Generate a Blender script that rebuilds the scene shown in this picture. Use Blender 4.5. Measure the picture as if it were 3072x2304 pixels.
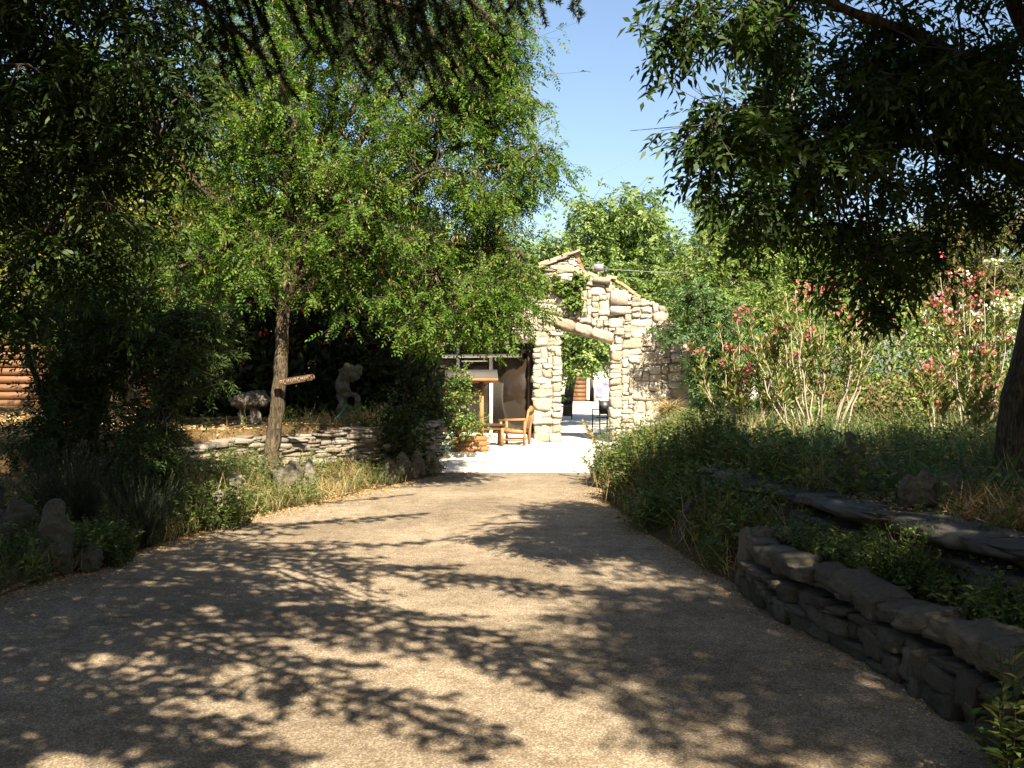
import bpy, bmesh, math, random
import numpy as np
from mathutils import Vector, noise, Matrix

R = math.radians
sc = bpy.context.scene
for o in list(bpy.data.objects):
    bpy.data.objects.remove(o)
COL = sc.collection

# ------------------------------------------------------------------ camera, sky, sun, exposure
AZ, EL = 18.0, 42.0            # the sun stands behind the camera, a little to the right
cam_d = bpy.data.cameras.new("camera")
cam = bpy.data.objects.new("camera", cam_d); COL.objects.link(cam)
cam.location = (0, 0, 1.6)
cam.rotation_euler = (R(90), 0, 0)
cam_d.sensor_width = 36; cam_d.lens = 36 * 1000 / 1024
cam_d.shift_y = -9 / 1024
cam_d.clip_start = 0.05; cam_d.clip_end = 2000
sc.camera = cam

world = bpy.data.worlds.new("World"); sc.world = world
world.use_nodes = True
wn = world.node_tree
bg = wn.nodes["Background"]
sky = wn.nodes.new("ShaderNodeTexSky"); sky.sky_type = 'NISHITA'
sky.sun_disc = False
sky.sun_elevation = R(EL); sky.sun_rotation = R(180 - AZ)
sky.altitude = 100; sky.air_density = 1.0; sky.dust_density = 1.8; sky.ozone_density = 1.4
wn.links.new(sky.outputs[0], bg.inputs[0]); bg.inputs[1].default_value = 0.056

sun_d = bpy.data.lights.new("sun", 'SUN'); sun_d.energy = 5.0; sun_d.angle = R(0.48)
sun_d.color = (1.0, 0.89, 0.72)
sun = bpy.data.objects.new("sun", sun_d); COL.objects.link(sun)
LDIR = Vector((-math.sin(R(AZ)) * math.cos(R(EL)), math.cos(R(AZ)) * math.cos(R(EL)), -math.sin(R(EL))))
sun.rotation_euler = LDIR.to_track_quat('-Z', 'Y').to_euler()
sun.location = (5, -8, 14)

sc.view_settings.view_transform = 'Standard'; sc.view_settings.look = 'None'
sc.view_settings.exposure = 2.0; sc.view_settings.gamma = 1
sc.view_settings.use_curve_mapping = False
sc.render.engine = 'CYCLES'
sc.cycles.max_bounces = 6; sc.cycles.diffuse_bounces = 3; sc.cycles.glossy_bounces = 2
sc.cycles.transmission_bounces = 5; sc.cycles.transparent_max_bounces = 6
sc.cycles.use_denoising = True

rng = np.random.default_rng(11)
random.seed(5)

# ------------------------------------------------------------------ materials
def new_mat(name):
    m = bpy.data.materials.new(name); m.use_nodes = True
    nt = m.node_tree; b = nt.nodes["Principled BSDF"]
    return m, nt, b

def ramp(nt, src, cols, pos=None):
    r = nt.nodes.new("ShaderNodeValToRGB")
    el = r.color_ramp.elements
    while len(el) < len(cols): el.new(0.5)
    for i, c in enumerate(cols):
        el[i].position = pos[i] if pos else i / (len(cols) - 1)
        el[i].color = (*c, 1)
    nt.links.new(src, r.inputs[0])
    return r.outputs[0]

def noise_tex(nt, scale, detail=6, rough=0.6, coord='Object', distort=0.0, vscale=None):
    tc = nt.nodes.new("ShaderNodeTexCoord")
    n = nt.nodes.new("ShaderNodeTexNoise")
    n.inputs['Scale'].default_value = scale; n.inputs['Detail'].default_value = detail
    n.inputs['Roughness'].default_value = rough; n.inputs['Distortion'].default_value = distort
    if vscale:
        mp = nt.nodes.new("ShaderNodeMapping"); mp.inputs['Scale'].default_value = vscale
        nt.links.new(tc.outputs[coord], mp.inputs[0]); nt.links.new(mp.outputs[0], n.inputs['Vector'])
    else:
        nt.links.new(tc.outputs[coord], n.inputs['Vector'])
    return n.outputs['Fac']

def mix(nt, a, b, f, mode='MIX'):
    m = nt.nodes.new("ShaderNodeMix"); m.data_type = 'RGBA'; m.blend_type = mode
    for s, v in ((m.inputs[0], f), (m.inputs[6], a), (m.inputs[7], b)):
        if isinstance(v, (int, float)): s.default_value = v
        elif isinstance(v, tuple): s.default_value = (*v, 1)
        else: nt.links.new(v, s)
    return m.outputs[2]

def bump(nt, b, h, strength, dist=0.02):
    n = nt.nodes.new("ShaderNodeBump"); n.inputs['Strength'].default_value = strength
    n.inputs['Distance'].default_value = dist
    nt.links.new(h, n.inputs['Height']); nt.links.new(n.outputs[0], b.inputs['Normal'])

def leaf_mat(name, cols, trans=0.35, rough=0.55, spec=0.2):
    m, nt, b = new_mat(name)
    at = nt.nodes.new("ShaderNodeAttribute"); at.attribute_name = 'rnd'
    c = ramp(nt, at.outputs['Fac'], cols)
    nt.links.new(c, b.inputs['Base Color'])
    b.inputs['Roughness'].default_value = rough
    b.inputs['Specular IOR Level'].default_value = spec
    t = nt.nodes.new("ShaderNodeBsdfTranslucent")
    c2 = mix(nt, c, (1.0, 1.25, 0.35), 1.0, 'MULTIPLY')
    nt.links.new(c2, t.inputs[0])
    ms = nt.nodes.new("ShaderNodeMixShader"); ms.inputs[0].default_value = trans
    nt.links.new(b.outputs[0], ms.inputs[1]); nt.links.new(t.outputs[0], ms.inputs[2])
    nt.links.new(ms.outputs[0], nt.nodes["Material Output"].inputs[0])
    return m

def stone_mat(name, cols, sc1=9.0, lich=(0.12, 0.11, 0.09), lf=0.5, bmp=0.6):
    m, nt, b = new_mat(name)
    oi = nt.nodes.new("ShaderNodeObjectInfo")
    base = ramp(nt, oi.outputs['Random'], cols)
    n1 = noise_tex(nt, sc1, 8, 0.7, 'Generated' if False else 'Object')
    n2 = noise_tex(nt, sc1 * 4.3, 6, 0.75)
    v = ramp(nt, n2, [(0.55, 0.52, 0.48), (1.0, 1.0, 1.0), (1.18, 1.16, 1.1)], [0.3, 0.55, 0.75])
    c = mix(nt, base, v, 1.0, 'MULTIPLY')
    lf_ = ramp(nt, n1, [(0, 0, 0), (lf, lf, lf)], [0.5, 0.68])
    c = mix(nt, c, lich, lf_)
    n3 = noise_tex(nt, sc1 * 1.7, 5, 0.8, distort=.6)
    c = mix(nt, c, tuple(min(.6, x * 1.5 + .08) for x in cols[0]) if cols[0][0] < .3 else cols[1], ramp(nt, n3, [(0, 0, 0), (.55, .55, .55)], [0.6, 0.68]))
    nt.links.new(c, b.inputs['Base Color'])
    b.inputs['Roughness'].default_value = 0.92; b.inputs['Specular IOR Level'].default_value = 0.15
    bump(nt, b, n2, bmp, 0.02)
    return m

def wood_mat(name, c1, c2, vs=(3, 3, 40), rough=0.6):
    m, nt, b = new_mat(name)
    n = noise_tex(nt, 2.5, 6, 0.65, vscale=vs)
    c = ramp(nt, n, [c1, c2], [0.3, 0.7])
    oi = nt.nodes.new("ShaderNodeObjectInfo")
    v = ramp(nt, oi.outputs['Random'], [(0.8, 0.8, 0.8), (1.1, 1.08, 1.05)])
    nt.links.new(mix(nt, c, v, 1.0, 'MULTIPLY'), b.inputs['Base Color'])
    b.inputs['Roughness'].default_value = rough; b.inputs['Specular IOR Level'].default_value = 0.3
    bump(nt, b, n, 0.25, 0.01)
    return m

def plain(name, c, rough=0.6, metal=0.0, spec=0.4, var=0.12, scale=12):
    m, nt, b = new_mat(name)
    n = noise_tex(nt, scale, 4, 0.6)
    v = ramp(nt, n, [(1 - var,) * 3, (1 + var,) * 3], [0.3, 0.7])
    nt.links.new(mix(nt, c, v, 1.0, 'MULTIPLY'), b.inputs['Base Color'])
    b.inputs['Roughness'].default_value = rough; b.inputs['Metallic'].default_value = metal
    b.inputs['Specular IOR Level'].default_value = spec
    return m

M = {}
# asphalt with pale aggregate
m, nt, b = new_mat("asphalt")
n_f = noise_tex(nt, 260, 2, 0.7); n_m = noise_tex(nt, 90, 3, 0.7); n_l = noise_tex(nt, 0.7, 5, 0.6); n_x = noise_tex(nt, 6, 6, 0.65)
tc = nt.nodes.new("ShaderNodeTexCoord"); vo = nt.nodes.new("ShaderNodeTexVoronoi"); vo.inputs['Scale'].default_value = 120
nt.links.new(tc.outputs['Object'], vo.inputs['Vector'])
c = ramp(nt, vo.outputs['Color'], [(0.135, 0.108, 0.076), (0.215, 0.173, 0.123), (0.38, 0.32, 0.235)], [0.15, 0.55, 0.98])
c = mix(nt, c, ramp(nt, n_f, [(0.75, 0.72, 0.7), (1.2, 1.2, 1.2)], [0.35, 0.65]), 1.0, 'MULTIPLY')
c = mix(nt, c, ramp(nt, n_l, [(0.74, 0.73, 0.72), (1.12, 1.12, 1.1)], [0.38, 0.62]), 1.0, 'MULTIPLY')
c = mix(nt, c, ramp(nt, n_x, [(0.80, 0.77, 0.72), (1.06, 1.06, 1.06)], [0.36, 0.56]), 1.0, 'MULTIPLY')
nt.links.new(c, b.inputs['Base Color']); b.inputs['Roughness'].default_value = 0.95; b.inputs['Specular IOR Level'].default_value = 0.06
bump(nt, b, vo.outputs['Distance'], 0.2, 0.005)
M['asphalt'] = m
# dry soil with litter
m, nt, b = new_mat("soil")
n1 = noise_tex(nt, 1.1, 8, 0.7); n2 = noise_tex(nt, 26, 6, 0.8)
c = ramp(nt, n1, [(0.055, 0.042, 0.026), (0.12, 0.085, 0.045), (0.19, 0.14, 0.075)], [0.35, 0.5, 0.68])
c = mix(nt, c, ramp(nt, n2, [(0.35, 0.33, 0.3), (1.5, 1.35, 1.1)], [0.35, 0.66]), 1.0, 'MULTIPLY')
nt.links.new(c, b.inputs['Base Color']); b.inputs['Roughness'].default_value = 0.95; b.inputs['Specular IOR Level'].default_value = 0.1
bump(nt, b, n2, 0.8, 0.03); M['soil'] = m
M['wall_stone'] = stone_mat("limestone", [(0.37, 0.32, 0.245), (0.45, 0.405, 0.33), (0.29, 0.245, 0.18), (0.48, 0.44, 0.36), (0.34, 0.31, 0.26)], 5, (0.16, 0.13, 0.09), 0.7, 1.0)
M['dry_stone'] = stone_mat("dry_stone", [(0.25, 0.22, 0.175), (0.17, 0.145, 0.11), (0.31, 0.275, 0.225), (0.21, 0.17, 0.12)], 8, (0.10, 0.095, 0.08), 0.7)
M['grey_stone'] = stone_mat("grey_stone", [(0.115, 0.10, 0.075), (0.17, 0.15, 0.115), (0.09, 0.078, 0.058), (0.20, 0.175, 0.13)], 7, (0.055, 0.055, 0.045), 0.8, 0.9)
M['dark_slab'] = stone_mat("dark_slab", [(0.11, 0.10, 0.088), (0.155, 0.145, 0.13), (0.085, 0.075, 0.06)], 7, (0.06, 0.055, 0.04), 0.8, 0.9)
M['shade_dark_stone'] = stone_mat("shade_dark_stone", [(0.085, 0.08, 0.06), (0.11, 0.10, 0.075), (0.07, 0.068, 0.05)], 6, (0.035, 0.042, 0.022), 0.8, 1.0)  # darker copy of the slab stone; shade of the left edge is in its colour
M['mortar'] = plain("mortar", (0.26, 0.20, 0.13), 0.95, spec=0.1, var=0.35, scale=18)
M['earth_core'] = plain("earth_core", (0.05, 0.042, 0.032), 0.95, spec=0.05, var=0.4, scale=20)
M['paver'] = stone_mat("paver", [(0.50, 0.46, 0.40), (0.56, 0.53, 0.47), (0.47, 0.42, 0.36)], 4, (0.35, 0.31, 0.26), 0.4, 0.25)
M['bark'] = None
m, nt, b = new_mat("bark")
n1 = noise_tex(nt, 14, 8, 0.75, vscale=(2.2, 2.2, 0.35), distort=1.2)
c = ramp(nt, n1, [(0.022, 0.017, 0.011), (0.085, 0.065, 0.04), (0.20, 0.16, 0.10)], [0.38, 0.5, 0.66])
nt.links.new(c, b.inputs['Base Color']); b.inputs['Roughness'].default_value = 0.9; b.inputs['Specular IOR Level'].default_value = 0.1
bump(nt, b, n1, 1.0, 0.05); M['bark'] = m
M['twig'] = plain("twig_bark", (0.05, 0.042, 0.03), 0.9, spec=0.1, var=0.3)
M['pale_stem'] = plain("pale_stem", (0.30, 0.25, 0.19), 0.85, spec=0.15, var=0.25)
M['terracotta'] = plain("terracotta", (0.46, 0.24, 0.14), 0.85, spec=0.15, var=0.3, scale=9)
M['tile_pink'] = plain("tile_pink", (0.55, 0.40, 0.31), 0.85, spec=0.15, var=0.2)
M['wood_new'] = wood_mat("pine_wood", (0.22, 0.105, 0.038), (0.31, 0.165, 0.065))
M['wood_orange'] = wood_mat("stained_wood", (0.10, 0.046, 0.018), (0.16, 0.075, 0.03), vs=(1.5, 3, 30))
M['wood_old'] = wood_mat("weathered_wood", (0.028, 0.018, 0.010), (0.075, 0.046, 0.026), vs=(4, 20, 20), rough=0.8)
M['white_paint'] = plain("white_paint", (0.74, 0.70, 0.62), 0.5, var=0.05)
M['grey_felt'] = plain("roof_felt", (0.075, 0.068, 0.06), 0.9, spec=0.1, var=0.2, scale=30)
M['black'] = plain("black_metal", (0.018, 0.018, 0.02), 0.4, var=0.2)
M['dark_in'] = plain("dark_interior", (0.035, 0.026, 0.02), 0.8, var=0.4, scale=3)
M['grey_fab'] = plain("grey_plastic", (0.2, 0.2, 0.21), 0.5)
M['pink'] = plain("pink_print", (0.78, 0.13, 0.22), 0.4, var=0.05)
M['white_print'] = plain("white_print", (0.8, 0.8, 0.8), 0.4, var=0.03)
M['rope'] = plain("teal_rope", (0.03, 0.30, 0.34), 0.6)
M['pale_wire'] = plain('pale_wire', (.38, .40, .42), .6)
M['wire'] = plain("wire", (0.15, 0.15, 0.15), 0.6)
m, nt, b = new_mat("window_glass")
b.inputs['Base Color'].default_value = (0.022, 0.015, 0.010, 1); b.inputs['Roughness'].default_value = 0.04
b.inputs['Specular IOR Level'].default_value = 0.3; b.inputs['Alpha'].default_value = 1
n1 = noise_tex(nt, 1.2, 2, 0.5); bump(nt, b, n1, 0.004, 0.02); M['glass'] = m

M['l_robinia'] = leaf_mat("robinia_leaf", [(0.04, 0.092, 0.014), (0.075, 0.14, 0.02), (0.115, 0.175, 0.028), (0.165, 0.19, 0.04)], 0.42)
M['l_pod'] = leaf_mat("seed_pod", [(0.17, 0.115, 0.04), (0.25, 0.18, 0.07)], 0.15)
M['l_ash'] = leaf_mat("ash_leaf", [(0.026, 0.048, 0.012), (0.042, 0.072, 0.017), (0.068, 0.098, 0.025)], 0.36, 0.5, 0.22)
M['l_left'] = leaf_mat("dark_leaf", [(0.02, 0.035, 0.01), (0.032, 0.055, 0.012), (0.052, 0.075, 0.02)], 0.25, 0.55, 0.15)
M['l_yellow'] = leaf_mat("sunny_leaf", [(0.11, 0.15, 0.02), (0.21, 0.23, 0.03), (0.33, 0.31, 0.06)], 0.45)
M['l_walnut'] = leaf_mat("walnut_leaf", [(0.09, 0.15, 0.04), (0.17, 0.235, 0.07), (0.25, 0.31, 0.11)], 0.35)
M['l_pist'] = leaf_mat("bright_leaf", [(0.06, 0.12, 0.03), (0.115, 0.18, 0.04), (0.19, 0.235, 0.06), (0.28, 0.29, 0.10)], 0.35)
M['l_blue'] = leaf_mat("blue_green_leaf", [(0.05, 0.10, 0.035), (0.09, 0.155, 0.05), (0.15, 0.21, 0.075)], 0.3)
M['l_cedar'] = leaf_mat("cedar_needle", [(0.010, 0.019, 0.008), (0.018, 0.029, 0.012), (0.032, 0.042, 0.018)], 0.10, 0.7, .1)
M['l_shade_toned'] = leaf_mat("shade_toned_leaf", [(0.010, 0.018, 0.007), (0.016, 0.028, 0.009), (0.03, 0.045, 0.014)], 0.15, 0.6, 0.2)  # near-black because the canopy's shadow is put into the leaf colour
M['l_oleander'] = leaf_mat("oleander_leaf", [(0.07, 0.11, 0.03), (0.14, 0.19, 0.05), (0.24, 0.26, 0.09), (0.34, 0.27, 0.11)], 0.32)
M['l_flower'] = leaf_mat("pink_flower", [(0.42, 0.05, 0.07), (0.52, 0.10, 0.15), (0.58, 0.20, 0.23)], 0.3)
M['l_white'] = leaf_mat("white_flower", [(0.72, 0.68, 0.60), (0.8, 0.78, 0.72)], 0.3)
M['l_red'] = leaf_mat("red_flower", [(0.55, 0.03, 0.02), (0.6, 0.07, 0.03)], 0.2)
M['l_vine'] = leaf_mat("vine_leaf", [(0.06, 0.11, 0.02), (0.12, 0.18, 0.04), (0.20, 0.23, 0.06)], 0.35)
M['l_rose'] = leaf_mat("rose_leaf", [(0.05, 0.11, 0.025), (0.10, 0.18, 0.04), (0.20, 0.26, 0.06), (0.28, 0.12, 0.06)], 0.3)
M['l_herb'] = leaf_mat("weed_leaf", [(0.035, 0.06, 0.018), (0.075, 0.115, 0.028), (0.14, 0.17, 0.05), (0.27, 0.25, 0.10)], 0.32)
M['l_lav'] = leaf_mat("lavender_leaf", [(0.022, 0.03, 0.018), (0.04, 0.05, 0.03), (0.07, 0.075, 0.045)], 0.2)
M['l_dry'] = leaf_mat("dry_grass", [(0.20, 0.14, 0.06), (0.34, 0.25, 0.12), (0.45, 0.36, 0.19)], 0.3, 0.7, 0.1)
M['l_litter'] = leaf_mat("dry_litter", [(0.20, 0.10, 0.035), (0.34, 0.19, 0.07), (0.46, 0.32, 0.15), (0.52, 0.42, 0.24)], 0.15, 0.8, 0.1)
M['l_iris'] = leaf_mat("iris_leaf", [(0.05, 0.09, 0.035), (0.09, 0.14, 0.055), (0.16, 0.20, 0.08)], 0.25)
M['l_pine'] = leaf_mat("pine_needle", [(0.05, 0.075, 0.02), (0.11, 0.12, 0.03), (0.22, 0.12, 0.05)], 0.2)
M['dirt_grass'] = M['l_dry']

# ------------------------------------------------------------------ object helpers
def tag(o, label=None, cat=None, group=None, kind=None):
    if label: o['label'] = label
    if cat: o['category'] = cat
    if group: o['group'] = group
    if kind: o['kind'] = kind
    return o

def thing(name, label, cat, loc=(0, 0, 0), rz=0, group=None):
    o = bpy.data.objects.new(name, None); COL.objects.link(o)
    o.empty_display_size = 0.1
    o.location = loc; o.rotation_euler = (0, 0, rz)
    return tag(o, label, cat, group)

def link(name, me, parent=None, loc=(0, 0, 0), rot=(0, 0, 0), scale=(1, 1, 1), kind=None):
    o = bpy.data.objects.new(name, me); COL.objects.link(o)
    o.location = loc; o.rotation_euler = rot; o.scale = scale
    if parent is not None: o.parent = parent
    if kind: o['kind'] = kind
    return o

class Acc:
    """collects polygons and builds one mesh"""
    def __init__(s): s.V = []; s.F = []; s.K = []; s.A = []; s.n = 0
    def polys(s, P, rnd=None):
        """P (n,k,3): n separate polygons of k corners"""
        n, k, _ = P.shape
        s.V.append(P.reshape(-1, 3)); idx = np.arange(n * k) + s.n
        s.F.append(idx); s.K.append(np.full(n, k))
        a = rng.random(n) if rnd is None else rnd
        s.A.append(np.repeat(a, k)); s.n += n * k
    def mesh(s, V, F, rnd=0.5):
        """V (m,3), F (n,4) shared vertices"""
        s.V.append(np.asarray(V, float)); F = np.asarray(F)
        s.F.append((F + s.n).ravel()); s.K.append(np.full(len(F), F.shape[1]))
        s.A.append(np.full(len(V), rnd)); s.n += len(V)
    def tubes(s, P, Rr, sides=4, cap=False):
        """P (T,S,3), Rr (T,S)"""
        T, S, _ = P.shape
        D = np.gradient(P, axis=1); D /= np.linalg.norm(D, axis=2, keepdims=True) + 1e-9
        ref = np.where(np.abs(D[..., 2:3]) > 0.9, np.array([1., 0, 0]), np.array([0, 0, 1.]))
        ref = np.broadcast_to(ref[:, :1], D.shape)
        A = np.cross(D, ref); A /= np.linalg.norm(A, axis=2, keepdims=True) + 1e-9
        B = np.cross(D, A)
        th = np.arange(sides) * 2 * math.pi / sides
        V = P[:, :, None] + Rr[:, :, None, None] * (A[:, :, None] * np.cos(th)[:, None] + B[:, :, None] * np.sin(th)[:, None])
        i = np.arange(T)[:, None, None] * S * sides; j = np.arange(S - 1)[None, :, None] * sides; k = np.arange(sides)[None, None]
        k2 = (k + 1) % sides
        F = np.stack([i + j + k, i + j + k2, i + j + sides + k2, i + j + sides + k], -1).reshape(-1, 4)
        s.mesh(V.reshape(-1, 3), F, 0.5)
    def box(s, c, d, rz=0.0, rx=0.0, ry=0.0):
        x, y, z = np.array(d) / 2
        V = np.array([(-x, -y, -z), (x, -y, -z), (x, y, -z), (-x, y, -z), (-x, -y, z), (x, -y, z), (x, y, z), (-x, y, z)])
        Rm = np.array((Matrix.Rotation(rz, 3, 'Z') @ Matrix.Rotation(ry, 3, 'Y') @ Matrix.Rotation(rx, 3, 'X')))
        V = V @ Rm.T + np.array(c)
        s.mesh(V, [(0, 3, 2, 1), (4, 5, 6, 7), (0, 1, 5, 4), (1, 2, 6, 5), (2, 3, 7, 6), (3, 0, 4, 7)])
    def build(s, name, mat, parent=None, smooth=False, kind=None):
        V = np.concatenate(s.V).astype(np.float32); F = np.concatenate(s.F).astype(np.int32); K = np.concatenate(s.K).astype(np.int32)
        me = bpy.data.meshes.new(name)
        me.vertices.add(len(V)); me.vertices.foreach_set('co', V.ravel())
        me.loops.add(len(F)); me.loops.foreach_set('vertex_index', F)
        me.polygons.add(len(K)); st = np.zeros(len(K), np.int32); st[1:] = np.cumsum(K)[:-1]
        me.polygons.foreach_set('loop_start', st)
        if smooth: me.polygons.foreach_set('use_smooth', np.ones(len(K), bool))
        a = me.attributes.new('rnd', 'FLOAT', 'POINT'); a.data.foreach_set('value', np.concatenate(s.A).astype(np.float32))
        me.update(calc_edges=True); me.validate()
        me.materials.append(mat)
        return link(name, me, parent, kind=kind)

def norm(v): return v / (np.linalg.norm(v, axis=-1, keepdims=True) + 1e-9)

def add_leaves(acc, P, D, N, L, W, shape='rhomb', bend=0.12, rnd=None):
    """P base, D direction, N normal: arrays (n,3); L, W arrays or numbers"""
    n = len(P); L = np.broadcast_to(np.asarray(L, float), (n,))[:, None]; W = np.broadcast_to(np.asarray(W, float), (n,))[:, None] / 2
    D = norm(D); S = norm(np.cross(D, N)); N = np.cross(S, D)
    tip = P + D * L - N * L * bend
    if shape == 'rhomb':
        m = P + D * L * 0.42 + N * L * bend * 0.5
        Q = np.stack([P, m + S * W, tip, m - S * W], 1)
    elif shape == 'hex':
        a = P + D * L * 0.28 + N * L * bend * 0.4; c = P + D * L * 0.68 + N * L * bend * 0.1
        Q = np.stack([P, a + S * W * 0.85, c + S * W * 0.8, tip, c - S * W * 0.8, a - S * W * 0.85], 1)
    elif shape == 'tri':
        sg = np.where(rng.random((n, 1)) < .5, 1.0, -1.0)
        Q = np.stack([P, P + D * L * .5 + N * L * bend * .5 + S * W * 1.75 * sg, tip - S * W * .25 * sg], 1)
    elif shape == 'needle':
        Q = np.stack([P + S * W, tip, P - S * W], 1)
    acc.polys(Q, rnd)

def pinnate(P, D, N, ln, pairs, droop=0.25):
    """leaflet bases, directions and normals of compound leaves"""
    S = norm(np.cross(D, N)); out = []
    ln = np.broadcast_to(np.asarray(ln, float), (len(P),))[:, None]
    for j in range(pairs):
        t = (j + 1.0) / (pairs + 0.4)
        q = P + D * ln * t + np.array([0, 0, -1.]) * ln * droop * t * t
        for sg in (-1, 1):
            out.append((q, norm(S * sg * 0.85 + D * 0.5 + rng.normal(0, .12, P.shape)), N))
    t = 1.05; q = P + D * ln * t + np.array([0, 0, -1.]) * ln * droop
    out.append((q, D + np.array([0, 0, -0.3]), N))
    return [np.concatenate(x) for x in zip(*out)]

def W2(u, v, Y):
    """a place in the world seen at picture point (u,v) of a 2212-wide view, at depth Y"""
    u = u * 1024 / 2212; v = v * 1024 / 2212
    return np.array([(u - 512) / 1000 * Y, Y, 1.6 - (v - 375) / 1000 * Y])

# ------------------------------------------------------------------ trees
def blob_clusters(blobs, n, edge=0.45):
    w = np.array([b[6] if len(b) > 6 else b[3] * b[4] * b[5] for b in blobs], float); w /= w.sum()
    ch = rng.choice(len(blobs), n, p=w)
    B = np.array([b[:6] for b in blobs], float)[ch]
    d = norm(rng.normal(size=(n, 3))); r = rng.random(n)[:, None] ** edge
    return B[:, :3] + d * r * B[:, 3:6]

def limb(pts, r0, r1, seg=14, wob=0.05):
    """smooth wobbly polyline with tapering radius"""
    pts = np.array(pts, float); t = np.linspace(0, 1, len(pts)); tt = np.linspace(0, 1, seg)
    P = np.stack([np.interp(tt, t, pts[:, i]) for i in range(3)], 1)
    k = np.array([.25, .5, .25])
    for _ in range(2): P[1:-1] = P[:-2] * .25 + P[1:-1] * .5 + P[2:] * .25
    P[1:-1] += rng.normal(0, wob, (seg - 2, 3)) * np.array([1, 1, .3])
    return P, np.linspace(r0, r1, seg)

def build_trunk(name, limbs, parent, sides=18, mat='bark'):
    acc = Acc()
    for i, (P, r) in enumerate(limbs):
        acc.tubes(P[None], r[None], sides if i == 0 else 7)
        if i == 0 and r[0] > .1:       # furrowed bark: ridges that wander up the stem
            V = acc.V[0].reshape(len(P), sides, 3); c = P[:, None]
            k = np.arange(sides)[None] * 2.4 + np.arange(len(P))[:, None] * .5
            V = c + (V - c) * (1 + .07 * np.sin(k * 2.1) * np.cos(k * .7 + 1) + rng.normal(0, .018, (len(P), sides)))[..., None]
            acc.V[0] = V.reshape(-1, 3)
    return acc.build(name, M[mat], parent, smooth=True)

def leafy(root, limbs, blobs, n_cl, tips_per, sig, leaf, mat, comp=None, shape='rhomb', per_tip=3, edge=0.45,
          twig_r=0.012, droop=0.3, crown='crown', extra=None, keep=None, twigs=True, far=False):
    """clusters inside blobs are joined to the nearest limb, twigs fan out of each and carry leaves"""
    C = blob_clusters(blobs, n_cl, edge)
    if keep is not None: C = C[keep(C)]
    n_cl = len(C)
    LP = np.concatenate([l[0][len(l[0]) // 4:] for l in limbs])
    d2 = ((C[:, None] - LP[None]) ** 2).sum(2) + 0.5 * np.maximum(0, LP[None, :, 2] - C[:, None, 2]) ** 2 * 3
    A = LP[d2.argmin(1)]
    br = Acc()
    if twigs:
        mid = (A + C) / 2 + np.array([0, 0, 1]) * (0.08 * np.linalg.norm(C - A, axis=1))[:, None] + rng.normal(0, .06, C.shape)
        q1 = (A + mid) / 2 + rng.normal(0, .03, C.shape); q2 = (mid + C) / 2 + rng.normal(0, .03, C.shape)
        P = np.stack([A, q1, mid, q2, C], 1)
        br.tubes(P, np.tile(np.array([2.0, 1.6, 1.3, 1.0, 0.6]) * twig_r, (n_cl, 1)), 3)
    T = np.repeat(C, tips_per, 0); n = len(T)
    sz = np.repeat(rng.uniform(0.65, 1.35, n_cl), tips_per)[:, None]
    off = rng.normal(0, 1, (n, 3)) * sig * sz * np.array([1, 1, 0.75])
    E = T + off
    Dt = norm(off + np.array([0, 0, -droop]) * 0.2)
    if twigs:
        P = np.stack([T, E], 1)[::2 if far else 1]
        br.tubes(P, np.tile(np.array([0.5, 0.25]) * twig_r, (len(P), 1)), 3)
        br.build('twigs', M['twig'], root, kind='stuff')
    # leaves along the outer part of each twig
    Pb = np.repeat(T, per_tip, 0) + np.repeat(off, per_tip, 0) * rng.uniform(.35, 1.05, (n * per_tip, 1))
    D = norm(np.repeat(Dt, per_tip, 0) * 0.5 + rng.normal(0, .6, (n * per_tip, 3)) * np.array([1, 1, .6]) + np.array([0, 0, -droop]))
    N = norm(np.array([0, 0, 1.]) + rng.normal(0, .5, D.shape))
    acc = Acc(); L, W = leaf
    crnd = np.repeat(np.repeat(rng.normal(0, .14, n_cl), tips_per), per_tip)
    if comp:
        pairs, clen = comp
        k = 2 * pairs + 1
        P2, D2, N2 = pinnate(Pb, D, N, rng.uniform(.7, 1.15, len(Pb)) * clen, pairs)
        N2 = norm(N2 + rng.normal(0, .3, N2.shape))
        rr = np.clip(np.tile(crnd, k) + rng.beta(2, 2.4, len(P2)), 0, 1)
        add_leaves(acc, P2, D2, N2, rng.uniform(.75, 1.2, len(P2)) * L, rng.uniform(.8, 1.15, len(P2)) * W, shape, rnd=rr)
    else:
        rr = np.clip(crnd + rng.beta(2, 2.4, len(Pb)), 0, 1)
        add_leaves(acc, Pb, D, N, rng.uniform(.7, 1.25, len(Pb)) * L, rng.uniform(.8, 1.2, len(Pb)) * W, shape, rnd=rr)
    o = acc.build(crown, M[mat], root)
    if extra:
        nm, cnt, el, ew, em = extra
        i = rng.integers(0, len(E), cnt)
        ac2 = Acc(); k = 4
        q = np.repeat(E[i], k, 0) + rng.normal(0, .04, (cnt * k, 3))
        add_leaves(ac2, q, np.array([0, 0, -1.]) + rng.normal(0, .25, q.shape), rng.normal(size=q.shape), el, ew, 'rhomb')
        ac2.build(nm, M[em], root, kind='stuff')
    return C, E

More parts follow.
